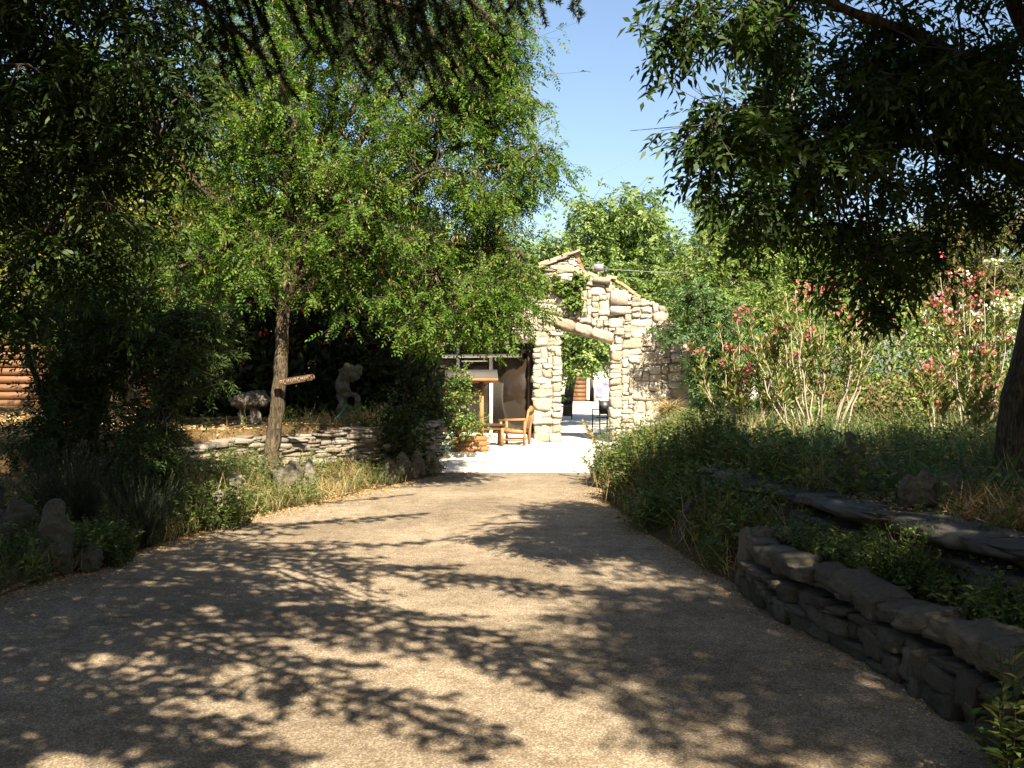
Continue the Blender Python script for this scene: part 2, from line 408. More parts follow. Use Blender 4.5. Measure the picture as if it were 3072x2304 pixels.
# ------------------------------------------------------------------ terrain
XL = np.array([(0, -3.8), (4, -3.7), (7.05, -3.6), (7.84, -3.47), (9.1, -3.27), (10.8, -2.93), (11.9, -2.57), (14.2, -1.69), (16.3, -.95), (18, -1.3), (19.2, -3.0), (21, -3.4), (80, -8)])
XR = np.array([(0, 2.18), (4.37, 2.11), (5.0, 2.08), (5.86, 1.96), (7.05, 1.72), (7.84, 1.62), (9.88, 1.34), (12.8, 1.15), (15.7, 1.33), (17.5, 1.9), (20, 2.7), (23, 4.8), (30, 7), (80, 12)])
RW = np.array([(0, 3.3), (3, 3.1), (5.3, 2.72), (5.86, 2.66), (7, 2.38), (10, 2.05), (12, 1.9), (15, 2.2), (19, 3.0), (23.5, 5.0), (30, 9), (80, 14)])
LW = np.array([(-60, 10.5), (-8, 11), (-5, 11.8), (-4, 13), (-3.3, 14.2), (-1.75, 15.8), (-1.2, 16.6), (0, 17)])
def xl(y): return np.interp(y, XL[:, 0], XL[:, 1])
def xr(y): return np.interp(y, XR[:, 0], XR[:, 1])
def rw(y): return np.interp(y, RW[:, 0], RW[:, 1])
def lwy(x): return np.interp(x, LW[:, 0], LW[:, 1])
def sst(a, b, x):
    t = np.clip((x - a) / (b - a), 0, 1); return t * t * (3 - 2 * t)
def H(x, y):
    x = np.asarray(x, float); y = np.asarray(y, float)
    z = np.zeros(np.broadcast(x, y).shape)
    dl = xl(y) - x
    bank = 0.42 * sst(0.1, 2.0, dl)
    lv = 0.85
    up = sst(-0.05, 0.1, y - lwy(x) - 0.12)
    z = np.where(dl > 0, bank + (lv - bank) * up * sst(0.05, 0.5, dl), z)
    dr = x - xr(y)
    t_h = np.interp(y, [0, 10, 14, 20, 26, 40], [.65, .65, .6, .5, .3, 0.1])
    w = np.maximum(rw(y) - xr(y), 0.2)
    bed = np.where(y < 7.6, 0.29 * sst(0.12, 0.2, dr), 0.30 * sst(0.05, 0.9, dr / w))
    ter = sst(-0.06, 0.06, x - rw(y) - 0.1)
    z = np.where(dr > 0, bed + (t_h - bed) * ter, z)
    return z + 0.0
def Hn(x, y):
    z = H(x, y); off = np.maximum(xl(y) - x, x - xr(y))
    return z + np.where(off > 0.1, 0.035 * np.sin(x * 2.3 + 1.3 * np.sin(y * 1.7)) * np.cos(y * 1.9 + np.sin(x * 2.9)), 0)
gx = np.concatenate([[-1500, -500, -150, -60, -30], np.arange(-16, -5, .3), np.arange(-5, 5.5, .10), np.arange(5.5, 16, .3), [30, 60, 150, 500, 1500]])
gy = np.concatenate([[-1500, -400, -100, -30, -10], np.arange(-4, 2, .4), np.arange(2, 18, .10), np.arange(18, 34, .25), [40, 50, 80, 150, 500, 1500]])
GX, GY = np.meshgrid(gx, gy); GZ = Hn(GX, GY)
acc = Acc(); nx = len(gx); ny = len(gy)
i = (np.arange(ny - 1)[:, None] * nx + np.arange(nx - 1)[None]).ravel()
acc.mesh(np.stack([GX.ravel(), GY.ravel(), GZ.ravel()], 1), np.stack([i, i + 1, i + nx + 1, i + nx], 1))
acc.build('ground', M['soil'], kind='structure', smooth=True)
# driveway sheet
acc = Acc(); ys = np.concatenate([[-8], np.arange(0, 16.31, .12), [16.3]]); xs = np.linspace(0, 1, 13)
ed = lambda y, s: 0.05 * np.sin(y * 3.1 + s) + 0.03 * np.sin(y * 9.7 + 2 * s)
XLr = xl(ys) - 0.05 + ed(ys, 1); XRr = xr(ys) + 0.02 + ed(ys, 4) * .5
V = np.stack([XLr[:, None] + (XRr - XLr)[:, None] * xs, np.repeat(ys[:, None], 13, 1), np.full((len(ys), 13), .012)], 2).reshape(-1, 3)
i = (np.arange(len(ys) - 1)[:, None] * 13 + np.arange(12)[None]).ravel()
acc.mesh(V, np.stack([i, i + 1, i + 14, i + 13], 1))
acc.build('driveway', M['asphalt'], kind='structure')

# ------------------------------------------------------------------ stones
def stone_mesh(name, cuts, seed, amp=0.10, power=5.0, mat=None):
    bm = bmesh.new(); bmesh.ops.create_cube(bm, size=2)
    bmesh.ops.subdivide_edges(bm, edges=bm.edges[:], cuts=cuts, use_grid_fill=True)
    off = Vector((seed * 3.7, seed * 1.3, seed * 2.1)); rs_ = random.Random(seed)
    cor = {(i, j, k): Vector((rs_.uniform(-1, 1), rs_.uniform(-.4, .4), rs_.uniform(-1, 1))) * amp * 1.7 for i in (0, 1) for j in (0, 1) for k in (0, 1)}
    for v in bm.verts:
        p = v.co.copy()
        r = (abs(p.x) ** power + abs(p.y) ** power + abs(p.z) ** power) ** (1 / power)
        p = p / r
        n = noise.noise_vector(p * 1.6 + off) * amp * 0.7 + noise.noise_vector(p * 3.4 + off) * amp * 0.5
        for (i, j, k), cv in cor.items():
            n += cv * ((p.x + 1) / 2 if i else (1 - p.x) / 2) * ((p.y + 1) / 2 if j else (1 - p.y) / 2) * ((p.z + 1) / 2 if k else (1 - p.z) / 2)
        vd = noise.voronoi(p * 1.5 + off)[0]
        n -= p * (0.9 - min(vd[0], .9)) * 0 + p * vd[0] * amp * 1.0 - p * abs(vd[1] - vd[0]) * amp * .5
        v.co = (p + n) * 0.53
    me = bpy.data.meshes.new(name); bm.to_mesh(me); bm.free()
    me.polygons.foreach_set('use_smooth', [True] * len(me.polygons))
    me.materials.append(mat); return me
def stone_lib(mat, n, cuts, amp, power): return [stone_mesh('stone', cuts, k + 1 + cuts * 17, amp, power, M[mat]) for k in range(n)]
LIB = {'wall': stone_lib('wall_stone', 18, 4, .17, 7), 'dry': stone_lib('dry_stone', 10, 2, .15, 7), 'low': stone_lib('grey_stone', 16, 6, .17, 8),
       'slab': stone_lib('dark_slab', 8, 3, .17, 7), 'paver': stone_lib('paver', 3, 1, .015, 14)}

def pack(w, h, cw, ch, mask, sizes):
    """fill a w x h face with rectangles of random size on a fine grid"""
    nx, nz = int(w / cw), int(h / ch); occ = np.zeros((nx, nz), bool); out = []
    for a in range(nx):
        for c in range(nz):
            if not mask((a + .5) * cw, (c + .5) * ch): occ[a, c] = True
    for c in range(nz):
        a = 0
        while a < nx:
            if occ[a, c]: a += 1; continue
            ws, hs = random.choice(sizes)
            while hs > 1 and (c + hs > nz or occ[a, c:c + hs].any()): hs -= 1
            k = 0
            while k < ws and a + k < nx and not occ[a + k, c:c + hs].any(): k += 1
            if k + 1 < 3 and False: pass
            # swallow a one-cell leftover
            if a + k < nx and not occ[a + k, c] and (a + k + 1 >= nx or occ[a + k + 1, c]) and not occ[a + k, c:c + hs].any(): k += 1
            occ[a:a + k, c:c + hs] = True
            out.append(((a + k / 2) * cw, (c + hs / 2) * ch, k * cw, hs * ch)); a += k
    return out

def lay_stones(root, rects, place, lib, depth, name='stone', jit=0.02, grow=1.10, rot=3.0):
    """place(s, z) -> world position and heading of the face; the largest 300 stay single"""
    rects = sorted(rects, key=lambda r: -r[2] * r[3])
    extra = Acc()
    for i, (s, z, w, h) in enumerate(rects):
        p, ang = place(s, z)
        me = random.choice(LIB[lib])
        rotm = (R(random.uniform(-rot, rot)), R(random.uniform(-rot, rot)), ang + R(random.uniform(-rot, rot)) + (math.pi if random.random() < .5 else 0))
        d = depth * random.uniform(.85, 1.15)
        loc = Vector(p) + Vector((math.sin(ang), -math.cos(ang), 0)) * random.uniform(-jit, jit)
        scl = (w * grow, d, h * grow)
        if i < 300:
            link(name, me, root, loc, rotm, scl)
        else:
            from mathutils import Euler
            mw = Matrix.LocRotScale(loc, Euler(rotm), Vector(scl))
            V = [mw @ v.co for v in me.vertices]
            extra.mesh(np.array(V), np.array([list(f.vertices) for f in me.polygons]), random.random())
    if len(rects) > 300:
        extra.build('small_stones', LIB[lib][0].materials[0], root, smooth=True, kind='stuff')

def poly_place(line, zf):
    L = np.array(line, float); seg = np.linalg.norm(np.diff(L, axis=0), axis=1); cum = np.concatenate([[0], np.cumsum(seg)])
    def f(s, z):
        x = np.interp(s, cum, L[:, 0]); y = np.interp(s, cum, L[:, 1])
        k = min(max(np.searchsorted(cum, s) - 1, 0), len(seg) - 1)
        d = L[k + 1] - L[k]
        return (float(x), float(y), float(zf(x, y) + z)), math.atan2(d[1], d[0])
    return f, cum[-1]

def ribbon_core(name, line, z0, z1, th, mat, parent, side):
    """a thick strip under a wall line; side +1: body lies to the left of the line"""
    L = np.array(line, float); d = np.gradient(L, axis=0); d /= np.linalg.norm(d, axis=1, keepdims=True)
    n = np.stack([-d[:, 1], d[:, 0]], 1) * side
    acc = Acc(); a = L + n * 0.09; b_ = L + n * (0.09 + th)
    for k in range(len(L) - 1):
        q = [np.array([*a[k], z0[k]]), np.array([*a[k + 1], z0[k + 1]]), np.array([*b_[k + 1], z0[k + 1]]), np.array([*b_[k], z0[k]]),
             np.array([*a[k], z1[k]]), np.array([*a[k + 1], z1[k + 1]]), np.array([*b_[k + 1], z1[k + 1]]), np.array([*b_[k], z1[k]])]
        acc.mesh(np.array(q), [(0, 3, 2, 1), (4, 5, 6, 7), (0, 1, 5, 4), (1, 2, 6, 5), (2, 3, 7, 6), (3, 0, 4, 7)])
    return acc.build(name, M[mat], parent)

# --- ruined stone wall with the doorway
WY = 23.6
top_pts = [(-1.2, 3.35), (-.5, 3.75), (.52, 4.08), (1.30, 4.36), (1.50, 4.42), (1.62, 4.15), (1.87, 3.93), (2.34, 3.86), (2.42, 3.70), (2.87, 3.50), (3.1, 3.42), (3.65, 3.22), (3.72, 2.95), (4.1, 2.45), (4.25, 1.9), (4.42, 1.3), (4.5, .7), (4.62, .2)]
tp = np.array(top_pts)
def wall_top(x): return np.interp(x, tp[:, 0], tp[:, 1])
def lint(x): return 2.70 - (x - 1.147) * 0.30          # sloping underside of the doorway head
def band(x, z):                                          # thick head stones over the doorway
    return 1.0 < x < 2.45 and lint(x) <= z + .02 and z < lint(x) + 0.30
def wall_mask(s, z):
    x = s - 1.2
    if z > wall_top(x) - 0.03: return False
    if x < .52 and z < 2.45: return False
    if 1.147 < x < 2.336 and z < lint(x): return False
    if band(x, z): return False
    return True
wall = thing('stone_wall', 'tall ruined rubble stone wall with a doorway through it, ending in a broken gable peak', 'wall', (0, WY, 0))
rects = pack(6.8, 4.5, 0.055, 0.040, wall_mask, [(5, 3), (7, 4), (8, 5), (4, 3), (5, 5), (6, 4), (4, 4), (9, 5), (7, 6), (3, 3), (6, 3), (10, 6), (3, 2), (4, 2), (5, 3), (4, 3)])
lay_stones(wall, rects, lambda s, z: ((s - 1.2, 0.13, z), 0.0), 'wall', 0.30, jit=.03, grow=1.06, rot=7)
acc = Acc()
def prism(acc, pts, y0, y1):
    n = len(pts); V = [(x, y0, z) for x, z in pts] + [(x, y1, z) for x, z in pts]
    for k in range(n):
        k2 = (k + 1) % n
        acc.mesh(np.array([V[k], V[k2], V[k2 + n], V[k + n]]), [(0, 1, 2, 3)])
    for base in (0, n):
        c = np.mean([V[base + k] for k in range(n)], 0)
        for k in range(n): acc.mesh(np.array([V[base + k], V[base + (k + 1) % n], c]), [(0, 1, 2)])
y0, y1 = 0.045, 0.52
prism(acc, [(.56, -.1), (1.12, -.1), (1.12, 2.68), (.56, 2.5)], y0, y1)
prism(acc, [(2.37, -.1), (4.5, -.1), (4.4, .8), (4.2, 1.8), (4.05, 2.3), (3.68, 2.85), (3.6, 3.1), (2.37, 3.5)], y0, y1)
prism(acc, [(-1.15, 2.52), (.56, 2.52), (1.12, 2.69), (2.37, 2.36), (2.37, 3.58), (2.34, 3.78), (1.87, 3.84), (1.6, 4.05), (1.48, 4.3), (1.3, 4.26), (.52, 3.98), (-.5, 3.65), (-1.15, 3.3)], y0, y1)
acc.build('mortar_core', M['mortar'], wall)
for (xa, xb) in ((1.02, 1.50), (1.51, 1.90), (1.91, 2.42)):
    xm = (xa + xb) / 2
    link('head_stone', LIB['wall'][3], wall, (xm, .14, lint(xm) + .14), (0, math.atan(0.30), 0), ((xb - xa) * 1.07, .46, .27))
# squared blocks by the break in the slope
for (x, z, w, h) in ((2.12, 3.83, .40, .15), (2.53, 3.42, .40, .34), (2.5, 3.12, .36, .2)):
    me = LIB['paver'][0]
    o = link('squared_block', me.copy(), wall, (x, .06, z), (0, R(2), 0), (w, .34, h)); o.data.materials.clear(); o.data.materials.append(M['wall_stone'])
for (x, z) in ((.62, 4.12), (.92, 4.24), (1.2, 4.35), (1.44, 4.47)):
    link('coping_slab', LIB['dry'][2], wall, (x, .15, z), (0, -.34, 0), (.42, .5, .07))
# terracotta bits on the slope
acc_t = None
for k, (x, z, a) in enumerate([(1.56, 4.38, 1.2), (1.64, 4.2, 1.15), (1.76, 4.02, .8), (1.92, 3.97, .4), (2.36, 3.92, .15), (2.5, 3.82, .55), (2.66, 3.72, .6), (2.80, 3.62, .65), (2.93, 3.52, .5), (.75, 4.26, -.3), (1.05, 4.36, -.3), (1.33, 4.47, -.25)]):
    acc = Acc(); th = np.linspace(0, math.pi, 7)
    rr = .075
    V = []
    for e in (-.13, .13):
        for rad in (rr, rr - .014):
            for t in th: V.append((e, rad * math.cos(t), rad * math.sin(t) - .03))
    V = np.array(V); F = []
    for j in range(6):
        F += [(j, j + 1, 14 + j + 1, 14 + j), (7 + j, 7 + j + 1, 21 + j + 1, 21 + j), (j, j + 1, 7 + j + 1, 7 + j), (14 + j, 15 + j, 22 + j, 21 + j)]
    acc.mesh(V, F); o = acc.build('coping_tile', M['terracotta'], wall, smooth=True)
    o.location = (x, .12 + .05 * (k % 3), z); o.rotation_euler = (0, a, R(random.uniform(-12, 12)))

# --- dry-stone wall on the left bank
line = [(-5.4, 11.6), (-4.6, 12.1), (-4.0, 13.0), (-3.3, 14.1), (-2.5, 14.95), (-1.75, 15.7), (-1.2, 16.5)]
f, Ltot = poly_place(line, lambda x, y: 0.30)
dw = thing('dry_stone_wall', 'low sunlit dry-stone retaining wall of thin flat stones behind the signposted tree', 'wall')
topz = lambda s: 0.36 + 0.17 * s / Ltot + .03 * math.sin(s * 3)
rects = pack(Ltot, .75, .045, .034, lambda s, z: z < topz(s), [(4, 1), (5, 2), (6, 1), (3, 1), (7, 2), (4, 2), (5, 1), (8, 2)])
lay_stones(dw, rects, f, 'dry', .22, jit=.035, grow=1.12, rot=5)
lz = np.array([.28 + topz(s) for s in np.linspace(0, Ltot, len(line))])
ribbon_core('earth_core', line, np.full(len(line), -.1), lz, .3, 'earth_core', dw, 1)

# --- low mortared wall on the right
line = [(1.74, 7.35), (1.80, 6.6), (1.98, 5.8), (2.10, 5.0), (2.16, 4.2), (2.20, 3.2), (2.22, 2.2)]
f, Ltot = poly_place(line, lambda x, y: 0.0)
lw = thing('low_stone_wall', 'knee-high mossy stone wall with a lumpy coping along the shaded right side of the drive', 'wall')
rects = pack(Ltot, .30, .045, .05, lambda s, z: True, [(4, 2), (5, 2), (3, 2), (6, 2), (4, 3), (3, 3), (5, 1), (3, 1), (2, 2)])
lay_stones(lw, rects, f, 'low', .20, jit=.035, grow=1.05, rot=8)
s = 0.0
while s < Ltot - .05:
    w = random.uniform(.14, .27); (p, ang) = f(s + w / 2, .345)
    link('coping_stone', random.choice(LIB['low']), lw, (p[0] + .06, p[1], p[2] + random.uniform(-.02, .02)),
         (R(random.uniform(-10, 10)), R(random.uniform(-10, 10)), ang + R(random.uniform(-14, 14))), (w * 1.06, random.uniform(.17, .28), random.uniform(.08, .15))); s += w
ribbon_core('mortar_core', line, np.full(7, -.05), np.full(7, .32), .12, 'mortar', lw, 1)
link('end_stone', LIB['low'][2], lw, (1.80, 7.42, .22), (0, R(4), R(5)), (.24, .2, .42))

# --- upper terrace edge
line = [(2.35, 11.2), (2.05, 10.1), (2.2, 8.5), (2.38, 7.0), (2.62, 5.95), (2.72, 5.2), (2.95, 4.0), (3.1, 3.0)]
f, Ltot = poly_place(line, lambda x, y: 0.18)
tw = thing('terrace_wall', 'dark ledge wall of flat slabs holding up the right-hand terrace behind the low wall', 'wall')
rects = pack(Ltot, .36, .06, .045, lambda s, z: True, [(4, 1), (5, 1), (6, 2), (3, 1), (4, 2), (7, 1)])
lay_stones(tw, rects, f, 'slab', .26, jit=.03, grow=1.12, rot=4)
ribbon_core('earth_core', line, np.full(8, -.05), np.full(8, .52), .3, 'earth_core', tw, 1)
s = 0.0
while s < Ltot - .05:
    w = random.uniform(.3, .55); (p, ang) = f(s + w / 2, .40 + .06)
    link('ledge_slab', random.choice(LIB['slab']), tw, (p[0] + random.uniform(.08, .16), p[1], p[2]),
         (R(random.uniform(-4, 4)), R(random.uniform(-4, 4)), ang + R(random.uniform(-10, 10))), (w * 1.15, random.uniform(.38, .55), random.uniform(.06, .09))); s += w

# ------------------------------------------------------------------ paved courtyard
pv = Acc(); pv.polys(np.array([[(-3.4, 16.3, .008), (1.62, 16.3, .008), (5.0, 23.0, .008), (12, 62, .008), (-8, 62, .008)]], float))
court = pv.build('courtyard_paving', M['paver'], kind='structure')
cnt = 0
yy = 16.34; row = 0
while yy < 23.4 and cnt < 300:
    h = .45
    x = -1.2 + (row % 2) * .22
    while x < min(xr(yy) + .3, 3.2):
        if x > (-1.3 if yy < 18 else -2.0) and not (yy > 19.0 and x < .45) and cnt < 300:
            link('paver', LIB['paver'][cnt % 3], court, (x + .22, yy + h / 2, .006), (0, 0, 0), (.435, h - .018, .03 + .002 * random.random())); cnt += 1
        x += .45
    yy += h; row += 1
# raised platform under the garden furniture
pl = Acc(); pts = [(-3.3, 19.3), (.18, 19.45), (.86, 21.5), (.5, 23.4), (.5, 24.4), (-3.6, 26.6)]
n = len(pts); V = [(x, y, 0.0) for x, y in pts] + [(x, y, .10) for x, y in pts]
for k in range(n): pl.mesh(np.array([V[k], V[(k + 1) % n], V[(k + 1) % n + n], V[k + n]]), [(0, 1, 2, 3)])
pl.polys(np.array([[V[n + k] for k in range(n)]], float)); pl.build('terrace_platform', M['paver'], kind='structure')

# ------------------------------------------------------------------ glazed building left of the doorway
gb = thing('glazed_building', 'low building with cream window frames and a tiled porch roof behind the wooden armchair', 'building')
A0 = np.array([.48, 24.05]); B0 = np.array([-3.4, 26.4]); dv = (B0 - A0) / np.linalg.norm(B0 - A0); ang = math.atan2(dv[1], dv[0]); fl = np.linalg.norm(B0 - A0)
def fp(s, z, out=0.0):
    n = np.array([dv[1], -dv[0]]) * -1
    n = np.array([-dv[1], dv[0]]);  n = n if n[1] < 0 else -n
    q = A0 + dv * s + n * out; return (q[0], q[1], z)
def fbox(name, s0, s1, z0, z1, th, mat, out=0.0, par=gb):
    a = Acc(); c = fp((s0 + s1) / 2, (z0 + z1) / 2, out); a.box(c, (s1 - s0, th, z1 - z0), rz=ang); return a.build(name, M[mat], par)
for (s0, s1) in ((.10, 1.12), (1.20, 2.1), (2.18, 3.2), (3.28, 4.4)):
    fbox('pane', s0, s1, .16, 2.02, .02, 'glass', -.03)
for (s0, s1) in ((.10, 1.12), (1.20, 2.1), (2.18, 3.2), (3.28, 4.4)):
    fbox('transom_pane', s0, s1, 2.12, 2.36, .02, 'glass', -.03)
for s in (1.16, 2.14, 3.24): fbox('mullion', s - .035, s + .035, .10, 2.03, .08, 'white_paint', .0)
for s in (1.16, 2.14, 3.24): fbox('mullion', s - .03, s + .03, 2.115, 2.37, .07, 'white_paint', .0)
fbox('door_frame', .04, .10, .10, 2.36, .07, 'wood_old', .0)
fbox('rail', .3, 4.4, 2.03, 2.115, .16, 'white_paint', .03)
fbox('rail', 1.25, 2.0, 1.93, 1.965, .06, 'white_paint', .03)
fbox('sill', .0, 4.4, .10, .16, .10, 'white_paint', .0)
fbox('fascia', .05, 4.5, 2.37, 2.56, .10, 'white_paint', .06)
fbox('eave_board', -.02, 4.6, 2.56, 2.60, .55, 'grey_felt', .2)
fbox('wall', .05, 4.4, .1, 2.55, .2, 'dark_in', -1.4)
for k in range(24):
    s = .05 + k * .19
    a = Acc(); th = np.linspace(0, math.pi, 7); V = []
    for e, rr in ((.0, .085), (1.2, .075)):
        for t in th:
            q = fp(s + .09 + rr * math.cos(t), 2.60 + rr * math.sin(t) * .9 + e * .22, .45 - e); V.append(q)
    a.mesh(np.array(V), [(j, j + 1, 8 + j, 7 + j) for j in range(6)])
    a.build('roof_tile', M['tile_pink'], gb, smooth=True)
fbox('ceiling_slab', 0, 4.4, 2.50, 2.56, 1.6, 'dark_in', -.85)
# stone corbel under the wall by the porch
a = Acc()
prism(a, [(.1, 2.62), (.40, 2.62), (.88, 2.36), (.80, 2.20), (.52, 2.14), (.1, 2.2)], WY - .14, WY + .04)
a.build('corbel', M['wall_stone'], wall)
wall.children[-1].location = (0, -WY, 0)

# far building seen through the doorway
fb = thing('far_building', 'pale building with brown plank walling seen far off through the stone doorway', 'building')
FY = 60.0
def fx(px): return ((1660 + px / 6.38) / 3 - 512) / 1000 * FY
a = Acc(); a.box((fx(600) + 2, FY + .9, 1.7), (18, 1.2, 3.4)); a.build('wall', M['white_paint'], fb)
x0, x1 = fx(352), fx(640)
for k in range(8):
    a = Acc(); a.box(((x0 + x1) / 2, FY + .22, .14 + k * .25), (x1 - x0, .05, .232)); a.build('plank', M['wood_orange'], fb)
a = Acc(); a.tubes(np.array([[(fx(668), FY + .1, .12), (fx(668), FY + .1, 3.2)]]), np.full((1, 2), .10), 8); a.build('downpipe', M['white_paint'], fb)
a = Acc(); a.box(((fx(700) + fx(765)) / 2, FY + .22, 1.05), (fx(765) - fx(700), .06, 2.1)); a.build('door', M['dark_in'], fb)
a = Acc(); a.box((fx(600) + 2, FY - .1, 3.5), (18.6, 2.6, .18)); a.build('roof', M['terracotta'], fb)
cab = thing('ice_cream_cabinet', 'white cabinet printed with pink shapes beside the far plank wall', 'cabinet', (0, 0, 0))
xa, xb = fx(775), fx(1180)
a = Acc(); a.box(((xa + xb) / 2, FY - .45, .62), (xb - xa, .7, 1.2)); a.build('body', M['white_print'], cab)
def disc(acc, cx, cz, rx, rz, y):
    t = np.linspace(0, 2 * math.pi, 18, endpoint=False); acc.polys(np.array([[(cx + rx * math.cos(q), y, cz + rz * math.sin(q)) for q in t]]))
a = Acc(); disc(a, fx(930), .78, .42, .42, FY - .805); disc(a, fx(1100), .95, .2, .25, FY - .805); disc(a, fx(1090), .3, .16, .14, FY - .805); a.build('pink_print', M['pink'], cab)
a = Acc(); disc(a, fx(985), .55, .22, .42, FY - .809); disc(a, fx(880), .98, .17, .13, FY - .809); a.build('white_print', M['white_print'], cab)
a = Acc(); a.box((fx(852), FY - .815, .38), (.42, .01, .30)); a.build('grey_print', M['grey_fab'], cab)

# ------------------------------------------------------------------ garden furniture
def bar(acc, p, q, w, d):
    p = np.array(p, float); q = np.array(q, float); v = Vector(q - p); L = v.length
    e = v.to_track_quat('Z', 'Y').to_matrix()
    V = np.array([(-w / 2, -d / 2, 0), (w / 2, -d / 2, 0), (w / 2, d / 2, 0), (-w / 2, d / 2, 0)]); V = np.concatenate([V, V + [0, 0, L]])
    acc.mesh(V @ np.array(e).T + p, [(0, 3, 2, 1), (4, 5, 6, 7), (0, 1, 5, 4), (1, 2, 6, 5), (2, 3, 7, 6), (3, 0, 4, 7)])
def part_bar(name, p, q, w, d, mat, par):
    a = Acc(); bar(a, p, q, w, d); return a.build(name, M[mat], par)
def armchair(loc, rz):
    t = thing('armchair', 'chunky pale wooden garden armchair facing left beside the stone pillar', 'chair', loc, rz)
    for sy in (-.29, .29):
        part_bar('leg', (-.30, sy, 0), (-.30, sy, .60), .06, .06, 'wood_new', t)
        part_bar('leg', (.30, sy, 0), (.33, sy, .62), .06, .06, 'wood_new', t)
        part_bar('armrest', (-.36, sy, .62), (.34, sy, .64), .09, .03, 'wood_new', t)
        part_bar('side_rail', (-.27, sy, .36), (.30, sy, .34), .03, .08, 'wood_new', t)
        part_bar('stretcher', (-.27, sy, .14), (.30, sy, .14), .03, .05, 'wood_new', t)
        part_bar('back_post', (.31, sy, .34), (.42, sy, .88), .05, .05, 'wood_new', t)
    for k in range(5): part_bar('seat_slat', (-.26 + k * .12, -.27, .405 - k * .01), (-.26 + k * .12, .27, .405 - k * .01), .10, .025, 'wood_new', t)
    for k in range(5):
        y = -.21 + k * .105; part_bar('back_slat', (.31, y, .40), (.42, y, .93 + .05 * math.cos((k - 2) * .8)), .08, .02, 'wood_new', t)
    part_bar('top_rail', (.415, -.30, .86), (.415, .30, .86), .04, .08, 'wood_new', t)
    return t
ac_ = armchair((W2(1113, 960, 21.5)[0], 21.5, .10), R(-14)); ac_.scale = (.84, .84, .86)
tb = thing('low_table', 'low wooden garden table with a dark top left of the armchair', 'table', (W2(1035, 960, 21)[0], 21.3, .10), R(8))
for sx in (-.45, .45):
    for sy in (-.28, .28): part_bar('leg', (sx, sy, 0), (sx, sy, .42), .06, .06, 'wood_new', tb)
for k in range(6): part_bar('top_slat', (-.52, -.30 + k * .12, .44), (.52, -.30 + k * .12, .44), .11, .03, 'wood_old', tb)
for sy in (-.28, .28): part_bar('apron', (-.42, sy, .38), (.42, sy, .38), .03, .07, 'wood_new', tb)
for sx in (-.45, .45): part_bar('apron', (sx, -.25, .38), (sx, .25, .38), .07, .03, 'wood_new', tb)

def black_chair(loc, rz, label, s=1.0):
    t = thing('metal_chair', label, 'chair', loc, rz)
    for sx in (-.22, .22):
        part_bar('leg', (sx, -.24, 0), (sx, -.20, .45), .028, .028, 'black', t)
        part_bar('leg', (sx, .27, 0), (sx, .22, .92), .028, .028, 'black', t)
        part_bar('armrest', (sx, -.22, .66), (sx, .22, .66), .04, .025, 'black', t)
        part_bar('arm_post', (sx, -.2, .45), (sx, -.2, .66), .025, .025, 'black', t)
        part_bar('stretcher', (sx, -.22, .2), (sx, .25, .2), .02, .02, 'black', t)
    a = Acc(); a.box((0, 0, .45), (.46, .46, .03)); a.build('seat', M['black'], t)
    a = Acc(); a.box((0, .235, .72), (.42, .02, .36), rx=R(-5)); a.build('backrest', M['black'], t)
    part_bar('stretcher', (-.21, .24, .3), (.21, .24, .3), .02, .02, 'black', t)
    return t
black_chair((W2(1222, 900, 36)[0], 36, .01), R(175), 'black metal chair seen from behind in front of the far tree trunk')
black_chair((W2(1303, 930, 27)[0], 27.0, .01), R(200), 'black metal chair against the right jamb of the doorway')

# roofed wooden planter
rp = thing('roofed_planter', 'new pine planter box with posts and a small felt roof, half hidden by the rose', 'planter', (W2(1015, 975, 19.6)[0], 19.75, .10), R(4))
for k in range(3):
    part_bar('plank', (-.38, -.24, .055 + k * .10), (.38, -.24, .055 + k * .10), .035, .094, 'wood_new', rp)
    part_bar('plank', (-.38, .24, .055 + k * .10), (.38, .24, .055 + k * .10), .035, .094, 'wood_new', rp)
    part_bar('end_plank', (-.40, -.22, .055 + k * .10), (-.40, .22, .055 + k * .10), .094, .035, 'wood_new', rp)
    part_bar('end_plank', (.40, -.22, .055 + k * .10), (.40, .22, .055 + k * .10), .094, .035, 'wood_new', rp)
for sx in (-.30, .26): part_bar('post', (sx, 0, .04), (sx, 0, 1.36), .10, .10, 'wood_new', rp)
part_bar('crossbeam', (-.5, 0, 1.38), (.52, 0, 1.38), .09, .08, 'wood_new', rp)
part_bar('brace', (.26, 0, 1.12), (.02, 0, 1.33), .05, .05, 'wood_new', rp)
for sy in (-1, 1):
    a = Acc(); a.box((0.02, sy * .2, 1.51), (1.2, .44, .03), rx=sy * R(-22)); a.build('roof_panel', M['grey_felt'], rp)
a = Acc(); a.box((0, 0, .27), (.74, .44, .04)); a.build('soil', M['soil'], rp)
a = Acc(); a.box((0.02, -.41, 1.41), (1.2, .03, .05)); a.build('roof_edge', M['wood_new'], rp); rp.scale = (.86, .86, 1)

